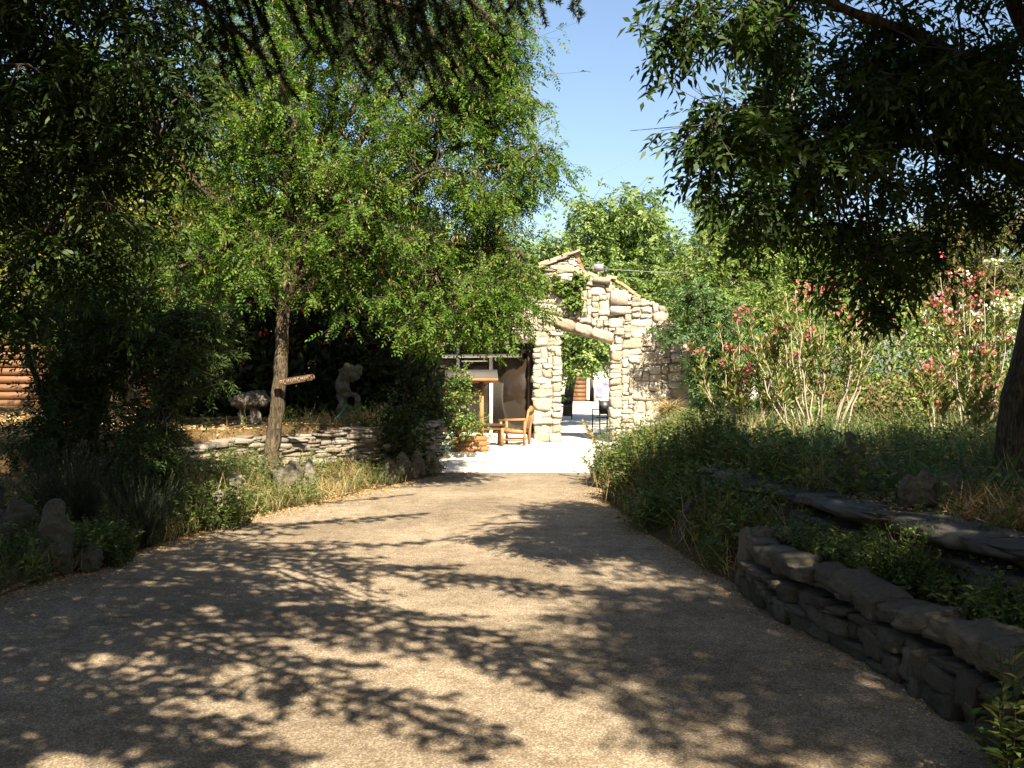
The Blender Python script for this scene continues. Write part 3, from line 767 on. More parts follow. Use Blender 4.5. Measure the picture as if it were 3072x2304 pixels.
# floodlight, pole rail and wires
fl_ = thing('floodlight', 'small grey floodlight mounted on the crest of the stone wall', 'lamp', (2.05, WY + .1, 3.95))
a = Acc(); a.box((0, 0, .20), (.22, .12, .16), rx=R(15)); a.build('housing', M['grey_fab'], fl_)
a = Acc(); a.box((.17, 0, .10), (.09, .09, .11)); a.build('junction_box', M['black'], fl_)
a = Acc(); a.box((0, 0, .06), (.04, .04, .14)); a.build('bracket', M['grey_fab'], fl_)
def wire(name, label, pts, r, mat='wire', cat='cable', grp=None):
    P = np.array(pts, float); a = Acc(); a.tubes(P[None], np.full((1, len(P)), r), 5)
    o = a.build(name, M[mat]); tag(o, label, cat, grp); return o
wire('cable', 'taut pale cable running right from the floodlight in front of the trees', [(1.75, WY + .3, 4.16), (2.9, WY + .3, 4.09), (4.2, WY + .35, 4.03)], .008)
def catenary(p, q, sag, n=16):
    p = np.array(p, float); q = np.array(q, float); t = np.linspace(0, 1, n)[:, None]; P = p + (q - p) * t; P[:, 2] -= (sag * 4 * t * (1 - t))[:, 0]; return P
wire('overhead_wire', 'upper of two thin overhead wires crossing the blue sky', catenary(W2(1150, 440, 42), W2(1870, 30, 30), .5), .0055, 'pale_wire')
wire('overhead_wire', 'lower of two thin overhead wires, close above the treetops', catenary(W2(1340, 430, 48), W2(1860, 260, 30), .5), .005, 'pale_wire')
up = thing('utility_pole', 'grey utility pole behind the dark leaning tree', 'pole', (W2(1712, 0, 30)[0] + 0, 30, 0))
a = Acc(); a.tubes(np.array([[(0, 0, 0), (0, 0, 5.5), (0, 0, 10.2)]]), np.array([[.09, .07, .05]]), 8); a.build('pole', M['wire'], up)
a = Acc(); a.box((0, 0, 9.7), (.9, .07, .07)); a.build('crossarm', M['wire'], up)

# wooden cabin at the back left
cb = thing('wooden_cabin', 'orange-brown wooden plank cabin beyond the leaf-strewn lawn', 'cabin')
CY = 24.0
for (x0, x1) in ((-14.5, -10.6), (-8.9, -6.9)):
    for k in range(12):
        a = Acc(); a.box(((x0 + x1) / 2, CY, .92 + k * .19), (x1 - x0, .05, .165)); a.build('plank', M['wood_orange'], cb)
a = Acc(); a.box((-10.7, CY + 1.2, 2.0), (7.6, 2.2, 2.4)); a.build('wall', M['dark_in'], cb)
a = Acc(); a.box((-10.7, CY + .9, 3.27), (8.4, 3.4, .10), rx=R(4)); a.build('roof', M['grey_felt'], cb)

# ------------------------------------------------------------------ rocks and carved stones
def remesh_lumps(name, lumps, vox, mat, disp=.02, dscale=9, parent=None):
    bm = bmesh.new()
    for (c, r, *rot) in lumps:
        ret = bmesh.ops.create_icosphere(bm, subdivisions=3, radius=1)
        mw = Matrix.Translation(c) @ (Matrix.Rotation(rot[0], 4, 'Y') if rot else Matrix()) @ Matrix.Diagonal((*r, 1))
        bmesh.ops.transform(bm, matrix=mw, verts=ret['verts'])
    me = bpy.data.meshes.new(name); bm.to_mesh(me); bm.free()
    o = bpy.data.objects.new(name, me); COL.objects.link(o)
    md = o.modifiers.new('r', 'REMESH'); md.mode = 'VOXEL'; md.voxel_size = vox
    dg = bpy.context.evaluated_depsgraph_get(); me2 = bpy.data.meshes.new_from_object(o.evaluated_get(dg))
    bpy.data.objects.remove(o)
    off = Vector((random.random() * 50, random.random() * 50, 0))
    nrm = [v.normal.copy() for v in me2.vertices]
    for v, nn in zip(me2.vertices, nrm):
        d = noise.fractal(v.co * dscale * 1.5 + off, 0.7, 2.1, 5) * disp * 1.3 - abs(noise.noise(v.co * dscale * .8 + off)) * disp * 3.0 + (noise.ridged_multi_fractal(v.co * dscale * .6 + off, 1, 2, 3, 1, 2) - 1) * disp * .8
        v.co += nn * d
    me2.polygons.foreach_set('use_smooth', [True] * len(me2.polygons)); me2.materials.clear(); me2.materials.append(M[mat])
    me2.name = name
    return link(name, me2, parent)
# holed sculpture-like boulder on the bank
sx, sy_ = W2(755, 900, 16.6)[0], 16.6
o = remesh_lumps('standing_boulder', [((-.02, 0, .78), (.20, .14, .20), .3), ((-.10, 0, .55), (.15, .12, .22), -.2), ((.10, 0, .80), (.11, .1, .16), .4), ((-.14, 0, .25), (.09, .1, .26)),
                                       ((.08, .0, .08), (.16, .12, .09)), ((.17, 0, .28), (.05, .08, .20)), ((.05, 0, .42), (.12, .08, .07)), ((-.02, 0, .02), (.2, .14, .07)), ((-.02, .02, .2), (.04, .05, .14))], .022, 'grey_stone', .03, 7)
o.location = (sx, sy_, .85); o.scale = (.92, .92, .98); tag(o, 'tall pale weathered boulder with holes standing above the dry-stone wall', 'boulder')
a = Acc(); a.tubes(catenary((sx - .22, sy_ - .2, .86), (sx - .02, sy_ - .15, 1.12), .02, 6)[None], np.full((1, 6), .010), 5)
tag(a.build('rope', M['rope']), 'short teal rope hanging against the holed boulder', 'rope')
# stone table
mx = W2(540, 900, 15.0)[0]
st = thing('stone_table', 'mushroom-like stone table with a rough cap on short uprights', 'stone table', (mx, 15.0, .85))
o = remesh_lumps('cap', [((0, 0, .36), (.32, .24, .12)), ((.08, 0, .40), (.2, .18, .12))], .022, 'grey_stone', .03, 9, st)
o = remesh_lumps('leg', [((-.12, 0, .12), (.06, .08, .17))], .018, 'grey_stone', .02, 9, st)
o = remesh_lumps('leg', [((.10, -.06, .12), (.09, .07, .20)), ((.10, -.06, .05), (.11, .09, .1))], .018, 'grey_stone', .015, 9, st)
# menhirs at far left
def rock(name, label, cat, loc, size, mat='grey_stone', rz=0, grp=None, pointed=False, vox=None):
    w, d, h = size
    if pointed: L = [((0, 0, h * .22), (w * .5, d * .5, h * .32)), ((.02, 0, h * .5), (w * .44, d * .42, h * .34)), ((w * .05, 0, h * .72), (w * .30, d * .34, h * .28))]
    else: L = [((0, 0, h * .35), (w * .5, d * .5, h * .45)), ((w * .15, 0, h * .6), (w * .32, d * .4, h * .36)), ((-w * .22, 0, h * .45), (w * .28, d * .36, h * .4))]
    o = remesh_lumps(name, L, vox or max(.012, min(w, h) / 14), mat, min(w, h) * .07, 3.5 / max(w, h) * 1.2)
    o.location = (loc[0], loc[1], float(Hn(loc[0], loc[1])) if len(loc) < 3 else loc[2]); o.rotation_euler = (0, 0, rz); tag(o, label, cat, grp); return o
rock('standing_stone', 'pointed upright standing stone at the shaded left edge of the drive', 'stone', (-3.66, 7.95, 0), (.32, .28, .62), 'shade_dark_stone', pointed=True)
rock('standing_stone', 'rounded grey stone leaning behind the pointed standing stone', 'stone', (-4.12, 8.2, .05), (.44, .36, .56), 'shade_dark_stone')
rock('standing_stone', 'squat broken stone to the right of the pointed standing stone', 'stone', (-3.42, 8.1, 0), (.2, .2, .24), 'shade_dark_stone')
rock('standing_stone', 'pale bluish stone at the far left frame edge above the rounded stone', 'stone', (-4.55, 8.6, .2), (.38, .35, .52), 'shade_dark_stone')
# pair of small weathered statues/stones
o = remesh_lumps('figure_stone', [((0, 0, .10), (.07, .06, .12)), ((0, 0, .24), (.05, .05, .08)), ((.01, 0, .36), (.085, .07, .09)), ((-.05, -.02, .32), (.04, .04, .03))], .012, 'dry_stone', .014, 14)
px = W2(510, 1060, 11.4)[0]; o.location = (px, 11.4, float(H(px, 11.4))); tag(o, 'small grey stone figure with a round head on the left verge', 'figure stone')
px = W2(462, 1080, 11.0)[0]
rock('verge_stone', 'pitted grey boulder just left of the small round-headed stone figure', 'stone', (px, 11.0), (.34, .3, .30), 'grey_stone')
px = W2(622, 1050, 12.9)[0]
rock('verge_stone', 'pale craggy boulder at the foot of the trunk with the sign', 'stone', (px, 12.85), (.42, .35, .42), 'grey_stone')
px = W2(668, 1040, 13.1)[0]
rock('verge_stone', 'upright brownish stone just right of the craggy boulder by the trunk', 'stone', (px, 13.0), (.22, .25, .46), 'grey_stone', pointed=True)
for (u, w, h, yy, lab) in ((838, .24, .36, 14.7, 'leftmost upright slab of the row edging the drive by the rose bed'), (866, .22, .40, 15.0, 'second upright slab from the left edging the drive by the rose bed'),
                            (897, .30, .36, 15.3, 'widest slab of the upright row edging the drive by the rose bed'), (930, .24, .34, 15.7, 'rightmost upright slab of the row edging the drive by the rose bed')):
    px = W2(u, 1000, yy)[0]; rock('edging_slab', lab, 'stone', (px, yy, .0), (w * 1.3, .14, h * 1.15), 'grey_stone', rz=.25, grp='upright edging slabs', pointed=True)
# right terrace
o = remesh_lumps('stone_statue', [((0, 0, .07), (.10, .08, .09)), ((.0, -.01, .16), (.07, .06, .10)), ((-.01, 0, .25), (.09, .07, .07)), ((.0, 0, .34), (.075, .05, .05)), ((0, 0, .44), (.05, .05, .055)), ((-.10, -.03, .22), (.045, .045, .045)), ((-.09, 0, .32), (.03, .04, .08)), ((.09, 0, .3), (.03, .04, .09))], .011, 'grey_stone', .012, 16)
tag(o, 'small weathered stone statue holding a round disc on the dark terrace ledge', 'statue')
stx = W2(1838, 1075, 8.0)[0]; o.location = (stx, 8.0, .66); par = o
a = Acc(); t = np.linspace(0, 2 * math.pi, 20, endpoint=False)
for yv, rr in ((-.095, .06), (-.115, .05)): pass
V = [(.05 * math.cos(q) + .02, -.08, .05 * math.sin(q) + .26) for q in t] + [(.05 * math.cos(q) + .02, -.105, .05 * math.sin(q) + .26) for q in t]
a.mesh(np.array(V), [(k, (k + 1) % 20, 20 + (k + 1) % 20, 20 + k) for k in range(20)]); a.polys(np.array([[V[20 + k] for k in range(20)]])); a.build('disc', M['dry_stone'], par)
px = W2(1985, 1080, 7.15)[0]; rock('round_boulder', 'rough oval boulder on the ledge right of the small statue', 'stone', (px, 7.15, .62), (.30, .2, .32), 'grey_stone')
px = W2(1690, 1010, 9.5)[0]; rock('dark_stone', 'small dark rounded stone on the far part of the terrace ledge', 'stone', (px, 9.5, .62), (.24, .2, .16), 'dark_slab')
px = W2(1755, 1030, 8.6)[0]; rock('pale_block', 'flat pale stone block on the ledge left of the small statue', 'stone', (px, 8.6, .64), (.26, .16, .08), 'dry_stone')
px = W2(1490, 1130, 9.3)[0]; rock('post_stone', 'dark rotted stump-like stone in weeds at the right edge of the drive', 'stone', (px, 9.4, -.02), (.26, .25, .48), 'dark_slab', pointed=True)
px = W2(1700, 1150, 7.7)[0]; rock('flat_rock', 'flat grey rock behind the near end of the low wall', 'stone', (px, 7.5, .28), (.5, .35, .22), 'grey_stone')
# stone pot of dry grass by the wall
pu = W2(1447, 925, 20.5)
pot = thing('stone_pot', 'rough stone pot overflowing with dry grass before the ruined wall', 'planter', (pu[0], 20.5, .42))
remesh_lumps('pot', [((0, 0, .16), (.24, .22, .17)), ((0, 0, .30), (.22, .2, .12))], .03, 'wall_stone', .02, 9, pot)
a = Acc(); n = 500; t = rng.random(n) * 6.28; D = np.stack([np.cos(t) * rng.uniform(.3, 1, n), np.sin(t) * rng.uniform(.3, 1, n), rng.uniform(.1, .9, n)], 1)
add_leaves(a, np.array([0, 0, .34]) + rng.normal(0, .06, (n, 3)), D, np.array([0, 0, 1.]) + rng.normal(0, .3, (n, 3)), rng.uniform(.25, .55, n), .014, 'rhomb', .3)
a.build('dry_grass', M['l_dry'], pot, kind='stuff')

# ------------------------------------------------------------------ the signposted tree (robinia)
TX, TY = -3.17, 13.5
rob = thing('robinia_tree', 'large sunlit robinia with hanging seed pods and a wooden sign on its trunk', 'tree', (0, 0, 0))
tr = limb([(TX + .02, TY, .15), (TX + .0, TY, .6), (TX + .08, TY, 1.4), (TX + .10, TY, 2.4), (TX + .14, TY + .05, 3.2)], .108, .08, 44, .006)
tr[1][:9] *= np.linspace(1.6, 1.0, 9)
tr[1][:] *= rng.normal(1, .025, 44)
tr[0][:, 0] -= np.linspace(.10, 0, 44)
lb = [tr]
for tgt in ((3.4, .0, 5.2), (3.2, .1, 6.3), (3.5, -.2, 4.5), (2.6, .1, 7.0), (1.5, -.2, 7.6), (-.2, .3, 7.6), (.75, .2, 8.2), (1.7, -.4, 6.6), (3.0, .2, 5.6), (-1.4, .4, 6.8), (-2.3, -.6, 5.2), (2.2, -.9, 4.2), (.4, -1.2, 5.4), (3.3, -.5, 3.2), (-1.0, 1.2, 6), (-1.5, -.3, 3.0), (2.2, -.6, 2.9)):
    s0 = np.array([TX + .12, TY + .03, 2.5 + random.random() * .7]); e = np.array([TX + tgt[0], TY + tgt[1], tgt[2]])
    mid = (s0 + e) / 2 + np.array([0, 0, .35])
    lb.append(limb([s0, mid, e], .075, .018, 14, .05))
build_trunk('trunk', lb, rob)
bl = [(*W2(620, 300, 13.6), 1.9, 1.3, 1.7), (*W2(900, 330, 13.4), 1.3, 1.2, 1.5), (*W2(800, 60, 13.6), 2.2, 1.4, 1.1), (*W2(700, -120, 13.6), 2.0, 1.4, 1.0),
      (*W2(980, 560, 13.2), 1.15, 1.0, .85), (*W2(1060, 230, 13.4), .65, .8, .9, 1.3), (*W2(1140, 360, 13.4), .40, .6, .38, .45), (*W2(1040, 70, 13.5), .75, .8, .8, 1.2), (*W2(1000, 150, 13.5), .7, .8, .8, 1.0), (*W2(1110, 650, 13.0), .42, .5, .34, .32), (*W2(1060, 440, 13.4), .55, .6, .55, .8), (*W2(930, 700, 12.9), .5, .6, .30, .25), (*W2(1030, 665, 12.9), .5, .5, .40, .95),
      (*W2(470, 520, 13.2), 1.0, .9, .85), (*W2(720, 560, 13.0), 1.35, .9, .62), (*W2(430, 640, 13.4), .55, .6, .6), (*W2(520, 180, 13.8), 1.0, .9, 1.5)]
leafy(rob, lb, bl, 860, 8, .25, (.052, .027), 'l_robinia', comp=(5, .20), per_tip=3, twig_r=.006, droop=.45, edge=.5,
      extra=('seed_pods', 2600, .06, .012, 'l_pod'))
# sign
sg = thing('wooden_sign', 'weathered wooden arrow-like sign nailed at a tilt across the tree trunk', 'sign', tuple(W2(638, 821, 13.25)))
sg.rotation_euler = (0, R(-9.5), R(-4))
a = Acc(); W_, H_ = .53, .088
prof = [(-.265, -.044), (.235, -.038), (.262, -.02), (.268, 0), (.262, .026), (.235, .042), (-.268, .046)]
prism(a, prof, -.014, .014); a.build('board', M['wood_old'], sg)
M['carve'] = plain('carved_letters', (0.22, 0.155, 0.09), .8)
# worn, unreadable carved letters
shapes = ['oc', 'o', 'l', 'l', 'n', 'h', 'n', 'o', 'l', 'u']
for k, x in enumerate(np.linspace(-.19, .19, 9)):
    a = Acc()
    kind = k % 4
    def st_(x0, z0, x1, z1): bar(a, (x0, -.018, z0), (x1, -.018, z1), .006, .012)
    st_(x - .012, -.024, x - .012, .026)
    if kind != 1: st_(x + .012, -.024, x + .012, .026)
    if kind == 0: st_(x - .012, .024, x + .012, .024)
    if kind == 2: st_(x - .012, .0, x + .012, .004)
    if kind == 3: st_(x - .012, -.022, x + .012, -.022)
    if kind == 1: st_(x - .012, -.022, x + .012, -.022); st_(x - .012, .024, x + .008, .024)
    a.build('letter', M['carve'], sg)
a = Acc(); t = np.linspace(0, 2 * math.pi, 13); a.tubes(np.stack([.243 + .015 * np.cos(t), np.full(13, -.018), .002 + .022 * np.sin(t)], 1)[None], np.full((1, 13), .004), 4); a.build('ring_mark', M['carve'], sg)

# ------------------------------------------------------------------ near ash tree on the right
ash = thing('ash_tree', 'dark leaning ash tree at the right edge with low leafy boughs against the sky', 'tree')
base = np.array([4.17, 8.3, .5])
tr = limb([base, (4.24, 8.3, 1.3), (4.42, 8.2, 2.3), (4.68, 8.0, 3.4), (4.8, 7.7, 4.4)], .20, .15, 16, .012)
tr[1][:3] *= np.array([1.3, 1.12, 1.03])
lb = [tr]
s0 = tr[0][-4]
for pts in ([(4.55, 8.0, 3.3), (3.75, 6.9, 3.5), (3.2, 6.6, 4.3), (2.9, 6.3, 5.6)], [(4.3, 7.8, 3.1), (3.5, 6.9, 3.5), (2.6, 6.4, 3.8), (1.7, 6.1, 3.9)],
            [(4.5, 8.1, 3.0), (3.6, 7.2, 3.1), (2.7, 6.7, 3.2), (1.9, 6.5, 3.1)], [(4.7, 7.7, 4.2), (4.0, 6.2, 5.2), (3.0, 5.0, 6.2), (2.2, 4.2, 6.8)],
            [(4.7, 7.7, 4.2), (5.2, 6.4, 6.0), (5.5, 5.6, 7.6)], [(3.2, 6.6, 4.3), (2.6, 6.2, 4.4), (1.6, 5.9, 4.6), (1.1, 5.7, 4.6)], [(4.5, 7.9, 3.2), (4.6, 6.6, 3.4), (4.2, 5.6, 3.6)]):
    lb.append(limb(pts, .095, .018, 14, .03))
build_trunk('trunk', lb, ash)
bl = [(*W2(1900, 130, 6.6), 1.0, .8, .9), (*W2(1640, 60, 6.1), .60, .6, .42), (*W2(1500, 20, 5.8), .26, .3, .22, .05), (*W2(1760, 330, 6.4), .55, .6, .42), (*W2(1590, 270, 5.9), .26, .35, .15, .05), (*W2(1620, 390, 6.0), .26, .3, .13, .05),
      (*W2(2050, 300, 6.8), .8, .7, .7), (*W2(1880, 500, 6.7), .55, .5, .22), (*W2(2130, 480, 6.9), .45, .5, .2), (*W2(1680, 440, 6.3), .26, .4, .12, .05), (*W2(1840, 570, 6.5), .34, .35, .16, .07), (*W2(1850, 650, 6.4), .22, .25, .10, .03),
      (4.2, 6.5, 4.9, 1.4, 1.3, 1.1), (5.5, 6.8, 4.2, 1.2, 1.3, 1.2), (3.4, 5.2, 5.6, 1.3, 1.5, .9)]
leafy(ash, lb, bl, 500, 9, .145, (.082, .028), 'l_ash', comp=(3, .17), shape='rhomb', per_tip=3, twig_r=.008, droop=.55, edge=.55)

# second ash: stands out of view on the right and throws the dappled shade over the drive
ash2 = thing('ash_tree', 'broad ash tree standing beside the camera on the right of the drive', 'tree')
lb = [limb([(5.2, 1.0, 0.5), (5.1, 1.0, 2.6), (4.7, 1.1, 4.4)], .26, .15, 12, .02)]
for tgt in ((2.9, 3.2, 6.6), (3.6, -.5, 6.8), (6.2, 2.4, 7.2), (4.8, 1.4, 8.0), (2.7, 1.0, 5.8), (3.4, 4.2, 6.0), (6.0, 4.6, 6.6), (6.4, -1.2, 6.6)):
    s0 = np.array([4.9, 1.05, 3.6 + random.random() * .8]); e = np.array(tgt); lb.append(limb([s0, (s0 + e) / 2 + np.array([0, 0, .4]), e], .08, .02, 12, .04))
build_trunk('trunk', lb, ash2)
bl = [(3.4, 2.8, 6.4, 1.1, 1.6, .7), (3.4, -.2, 6.2, 1.35, 1.6, .8), (4.6, -1.6, 6.2, 1.5, 1.2, .9), (5.5, 1.5, 7.0, 1.8, 2.2, 1.0), (3.0, -1.5, 6.2, .7, .9, .5), (3.1, 4.7, 6.1, .9, .9, .5), (6.2, 4.2, 6.2, 1.6, 1.4, 1.0), (2.9, 5.6, 6.1, .8, .45, .3)]
leafy(ash2, lb, bl, 530, 8, .21, (.11, .042), 'l_ash', comp=(3, .20), shape='tri', per_tip=3, twig_r=.009, droop=.4, edge=.55)

# ------------------------------------------------------------------ cedar on the left
ced = thing('cedar_tree', 'dark cedar whose drooping needle boughs hang into the top of the view', 'tree')
CX, CYY = -5.2, 4.5
trunk = limb([(CX, CYY, 0.2), (CX, CYY, 4), (CX + .1, CYY, 9), (CX, CYY, 13)], .34, .06, 16, .02)
limbs = [trunk]; stubs = []
needA = Acc(); needB = Acc(); tw = Acc()
def strand(P, dens, nl, nw, acc, rad=1.0):
    """needles along polylines P (T,S,3)"""
    T, S, _ = P.shape; seg = np.linalg.norm(np.diff(P, axis=1), axis=2).sum(1)
    n = np.maximum(3, (seg * dens)).astype(int); idx = np.repeat(np.arange(T), n); t = rng.random(len(idx)) * (S - 1)
    k = np.minimum(t.astype(int), S - 2); fr = (t - k)[:, None]
    q = P[idx, k] * (1 - fr) + P[idx, k + 1] * fr; d = norm(P[idx, k + 1] - P[idx, k])
    r = rng.normal(size=q.shape); r = norm(r - d * (r * d).sum(1, keepdims=True))
    add_leaves(acc, q, norm(d * .55 + r), rng.normal(size=q.shape), nl * rng.uniform(.7, 1.2, len(q)), nw, 'needle', .05)
def bough(pts, width=.8, gap=.10, acc=needB, dens=140, nl=.058, nw=.032, hang=.10, fill=.85, r0=.045):
    P, r = limb(pts, r0, .006, 20, .02); limbs.append((P, r))
    seg = np.linalg.norm(np.diff(P, axis=0), axis=1); cum = np.concatenate([[0], np.cumsum(seg)]); L = cum[-1]
    sset = np.arange(L * .12, L, gap); out = []; sub = []
    for j, s in enumerate(sset):
        q = np.array([np.interp(s, cum, P[:, i]) for i in range(3)]); q2 = np.array([np.interp(s + .05, cum, P[:, i]) for i in range(3)])
        d = norm(q2 - q) if s + .05 < L else norm(P[-1] - P[-2])
        side = norm(np.cross(d, [0, 0, 1.])) * (1 if j % 2 else -1)
        prof = min(1, (s / L) * 3) * (1 - (s / L) ** 2.2) * .85 + .15
        ln = width * prof * random.uniform(.55, 1.15)
        if random.random() > fill: continue
        dd = norm(side * random.uniform(.6, 1.0) + d * random.uniform(.5, .9) + np.array([0, 0, random.uniform(-.15, .05)]))
        tt = np.linspace(0, 1, 5)[:, None]
        C = q + dd * ln * tt + d * (ln * .2) * tt ** 2 + np.array([0, 0, -1]) * hang * ln * tt ** 2 + rng.normal(0, .008, (5, 3)); out.append(C)
        m = int(ln / .075)
        for k in range(m):
            t0 = (k + 1) / (m + 1); i0 = t0 * 4; a0 = int(i0); pq = C[a0] * (1 - (i0 - a0)) + C[min(a0 + 1, 4)] * (i0 - a0)
            sd = norm(np.cross(dd, [0, 0, 1.])) * (1 if k % 2 else -1); l2 = .17 * (1 - t0 * .6) * random.uniform(.5, 1.2)
            e2 = norm(sd * .8 + dd * .7 + np.array([0, 0, random.uniform(-.4, .1)]))
            sub.append(pq + e2 * l2 * tt)
    tip = np.stack([P[-5], P[-4], P[-3], P[-2], P[-1]]); out.append(tip)
    out = np.array(out); tw.tubes(out, np.tile(np.linspace(.006, .002, 5), (len(out), 1)), 3)
    strand(out, dens, nl, nw, acc)
    if sub: strand(np.array(sub), dens, nl, nw, acc)
def shade_bough(g, h0, h1, start=None, **kw):
    """a bough whose noon-side shade falls along ground points g"""
    g = np.array(g, float); hs = np.linspace(h0, h1, len(g)) * .84; k1 = math.sin(R(AZ)) / math.tan(R(EL)); k2 = math.cos(R(AZ)) / math.tan(R(EL))
    pts = [(x + k1 * h, y - k2 * h, h) for (x, y), h in zip(g, hs)]
    bough([(CX, CYY, h0 * .84 - .2)] + pts, **kw)
shade_bough([(-3.36, 9.0), (-1.95, 8.67), (-.77, 8.06), (.55, 7.22)], 5.0, 5.6, width=1.0, gap=.075)
shade_bough([(-3.47, 7.45), (-1.94, 6.93), (-.77, 6.54), (-.07, 5.82), (.28, 5.05)], 4.9, 5.3, width=1.05, gap=.07)
shade_bough([(-2.6, 6.5), (-1.71, 5.75), (-.95, 5.1), (-.05, 4.3)], 4.7, 5.0, width=1.05, gap=.07)
shade_bough([(-4.4, 10.6), (-2.3, 10.5), (-.95, 11.5)], 5.5, 6.0, width=.7, gap=.09)
shade_bough([(-3.9, 9.7), (-2.4, 9.5), (-1.1, 9.25), (-.45, 9.9)], 5.6, 6.2, width=.5, gap=.13)
shade_bough([(-3.4, 6.4), (-1.83, 4.9), (-.9, 3.9)], 4.3, 4.5, width=1.1, gap=.07)
shade_bough([(-3.6, 5.2), (-2.4, 4.2), (-1.6, 3.3)], 4.2, 4.3, width=1.1, gap=.07)
for g_, h_ in (([(-3.6, 4.6), (-2.7, 4.1), (-2, 3.6)], 6.0), ([(-3.8, 6.0), (-2.9, 5.3), (-2.0, 4.6)], 6.3), ([(-4.2, 8.9), (-3.2, 8.8), (-2.1, 8.4)], 6.8), ([(-4.2, 7.2), (-3.2, 7.0), (-2.2, 6.6)], 6.5),
               ([(-3.0, 5.6), (-1.8, 4.6), (-1.1, 3.8)], 5.8), ([(-4.2, 8.0), (-3.0, 7.8), (-1.4, 7.2)], 6.6), ([(-2.4, 7.1), (-1.4, 6.5), (-.5, 5.7)], 6.2), ([(-4.0, 9.4), (-3.0, 9.2), (-1.7, 9.0)], 7.0), ([(-3.9, 6.7), (-3.0, 6.2), (-2.4, 5.7)], 7.0),
    ([(-5.0, 7.3), (-4.1, 7.5), (-3.2, 7.4)], 6.9), ([(-5.0, 8.6), (-4.2, 8.3), (-3.4, 8.1)], 7.4), ([(-3.4, 4.2), (-2.2, 3.7), (-1.4, 3.3)], 6.4), ([(-3.2, 5.1), (-2.3, 4.7), (-1.6, 4.3)], 7.2), ([(-5.2, 6.6), (-4.3, 6.7), (-3.6, 6.9)], 6.4), ([(-3.6, 5.4), (-2.6, 4.9), (-1.9, 4.5)], 5.2), ([(-3.0, 6.3), (-2.3, 6.0), (-1.6, 5.5)], 5.6), ([(-3.7, 8.4), (-2.9, 8.2), (-2.0, 7.9)], 6.0), ([(-3.2, 7.3), (-2.4, 7.0), (-1.6, 6.8)], 5.8), ([(-3.0, 4.3), (-2.2, 3.9), (-1.3, 3.6)], 5.0), ([(-2.9, 4.8), (-1.9, 4.2), (-.9, 4.1)], 5.0)):
    shade_bough(g_, h_, h_ + .3, width=1.0, gap=.085)
shade_bough([(-3.9, 8.2), (-2.6, 7.9), (-1.7, 7.7)], 5.2, 5.2, width=.55)
shade_bough([(-4.4, 9.9), (-3.2, 9.9), (-2.2, 10.0)], 5.0, 5.2, width=.6)
shade_bough([(-4.0, 11.6), (-2.6, 12.2), (-1.3, 13.3)], 6.0, 6.4, width=.35, gap=.13)
shade_bough([(-3.3, 13.2), (-2.0, 14.0), (-.4, 14.6)], 6.6, 7.0, width=.35, gap=.16)
for (a_, rr, h) in ((-35, 4.3, 6.6), (-15, 4.6, 7.0), (5, 4.4, 7.4), (25, 4.0, 7.2), (-50, 4.2, 7.8), (-25, 4.2, 8.3), (0, 3.8, 8.8), (-5, 4.4, 6.3), (-40, 3.6, 9.2), (15, 3.2, 6.2), (-20, 3.4, 5.9)):
    e = (CX + rr * math.cos(R(a_)), CYY + rr * math.sin(R(a_)), h)
    bough([(CX, CYY, h - .3), ((CX + e[0]) / 2, (CYY + e[1]) / 2, h + .1), e], width=1.0, gap=.16, dens=110, nl=.08, nw=.03)
for k in range(30):           # the rest of the crown, over the left bank
    a_ = R(random.uniform(35, 330)) if k % 3 else R(random.uniform(60, 130)); h = 3.9 + 8.5 * (k / 30); rr = 3.6 * (1 - (h - 4) / 11) * random.uniform(.75, 1.1)
    e = (CX + rr * math.cos(a_), CYY + rr * math.sin(a_), h + random.uniform(-.2, .3))
    bough([(CX, CYY, h - .2), ((CX + e[0]) / 2, (CYY + e[1]) / 2, h + .15), e], width=.7, gap=.2, dens=90, nl=.08, nw=.03)
# boughs hanging into the frame, with needle-clad hanging shoots
vis = [([(CX, CYY, 4.0), W2(330, -230, 4.3), W2(640, -60, 4.3), W2(900, 20, 4.3), W2(1000, 160, 4.3)], .34, .42),
       ([(CX, CYY, 4.2), W2(420, -260, 3.9), W2(760, -120, 3.9), W2(980, -40, 3.9), W2(1075, 60, 3.9)], .26, .2),
       ([(CX, CYY, 3.8), W2(150, -120, 4.4), W2(420, -10, 4.4), W2(560, 110, 4.4)], .34, .3),
       ([(CX, CYY, 3.9), W2(450, -160, 4.7), W2(760, -10, 4.7), W2(870, 170, 4.7)], .3, .3)]
hang = []
for pts, wd, hg in vis:
    bough(pts, width=wd, gap=.10, acc=needA, dens=900, nl=.024, nw=.005, hang=1.1, fill=.9, r0=.03)
def hang_run(u0, u1, v0, Y, lens, n):
    for u in np.linspace(u0, u1, n):
        u += random.uniform(-12, 12); p = W2(u, v0 + random.uniform(-30, 25), Y + random.uniform(-.25, .25)); l = random.uniform(*lens)
        dx = random.uniform(-.05, .22); tt = np.linspace(0, 1, 6)[:, None]
        C = p + np.array([dx, random.uniform(-.1, .1), -1]) * l * tt + np.array([.25 * l, 0, 0]) * tt ** 2 + rng.normal(0, .006, (6, 3)); hang.append(C)
        for k in range(int(l / .10)):
            t0 = random.uniform(.1, .95) * 5; a0 = int(t0); q = C[a0] * (1 - t0 + a0) + C[a0 + 1] * (t0 - a0)
            e = norm(np.array([random.uniform(-1, 1), random.uniform(-.6, .6), random.uniform(-1.2, -.2)])); hang.append(q + e * random.uniform(.03, .10) * tt)
hang_run(430, 560, -60, 4.3, (.25, .55), 9)
hang_run(590, 830, -70, 4.2, (.22, .44), 12)
hang_run(690, 930, -40, 4.5, (.25, .5), 13)
hang_run(830, 990, -50, 4.0, (.3, .62), 11)
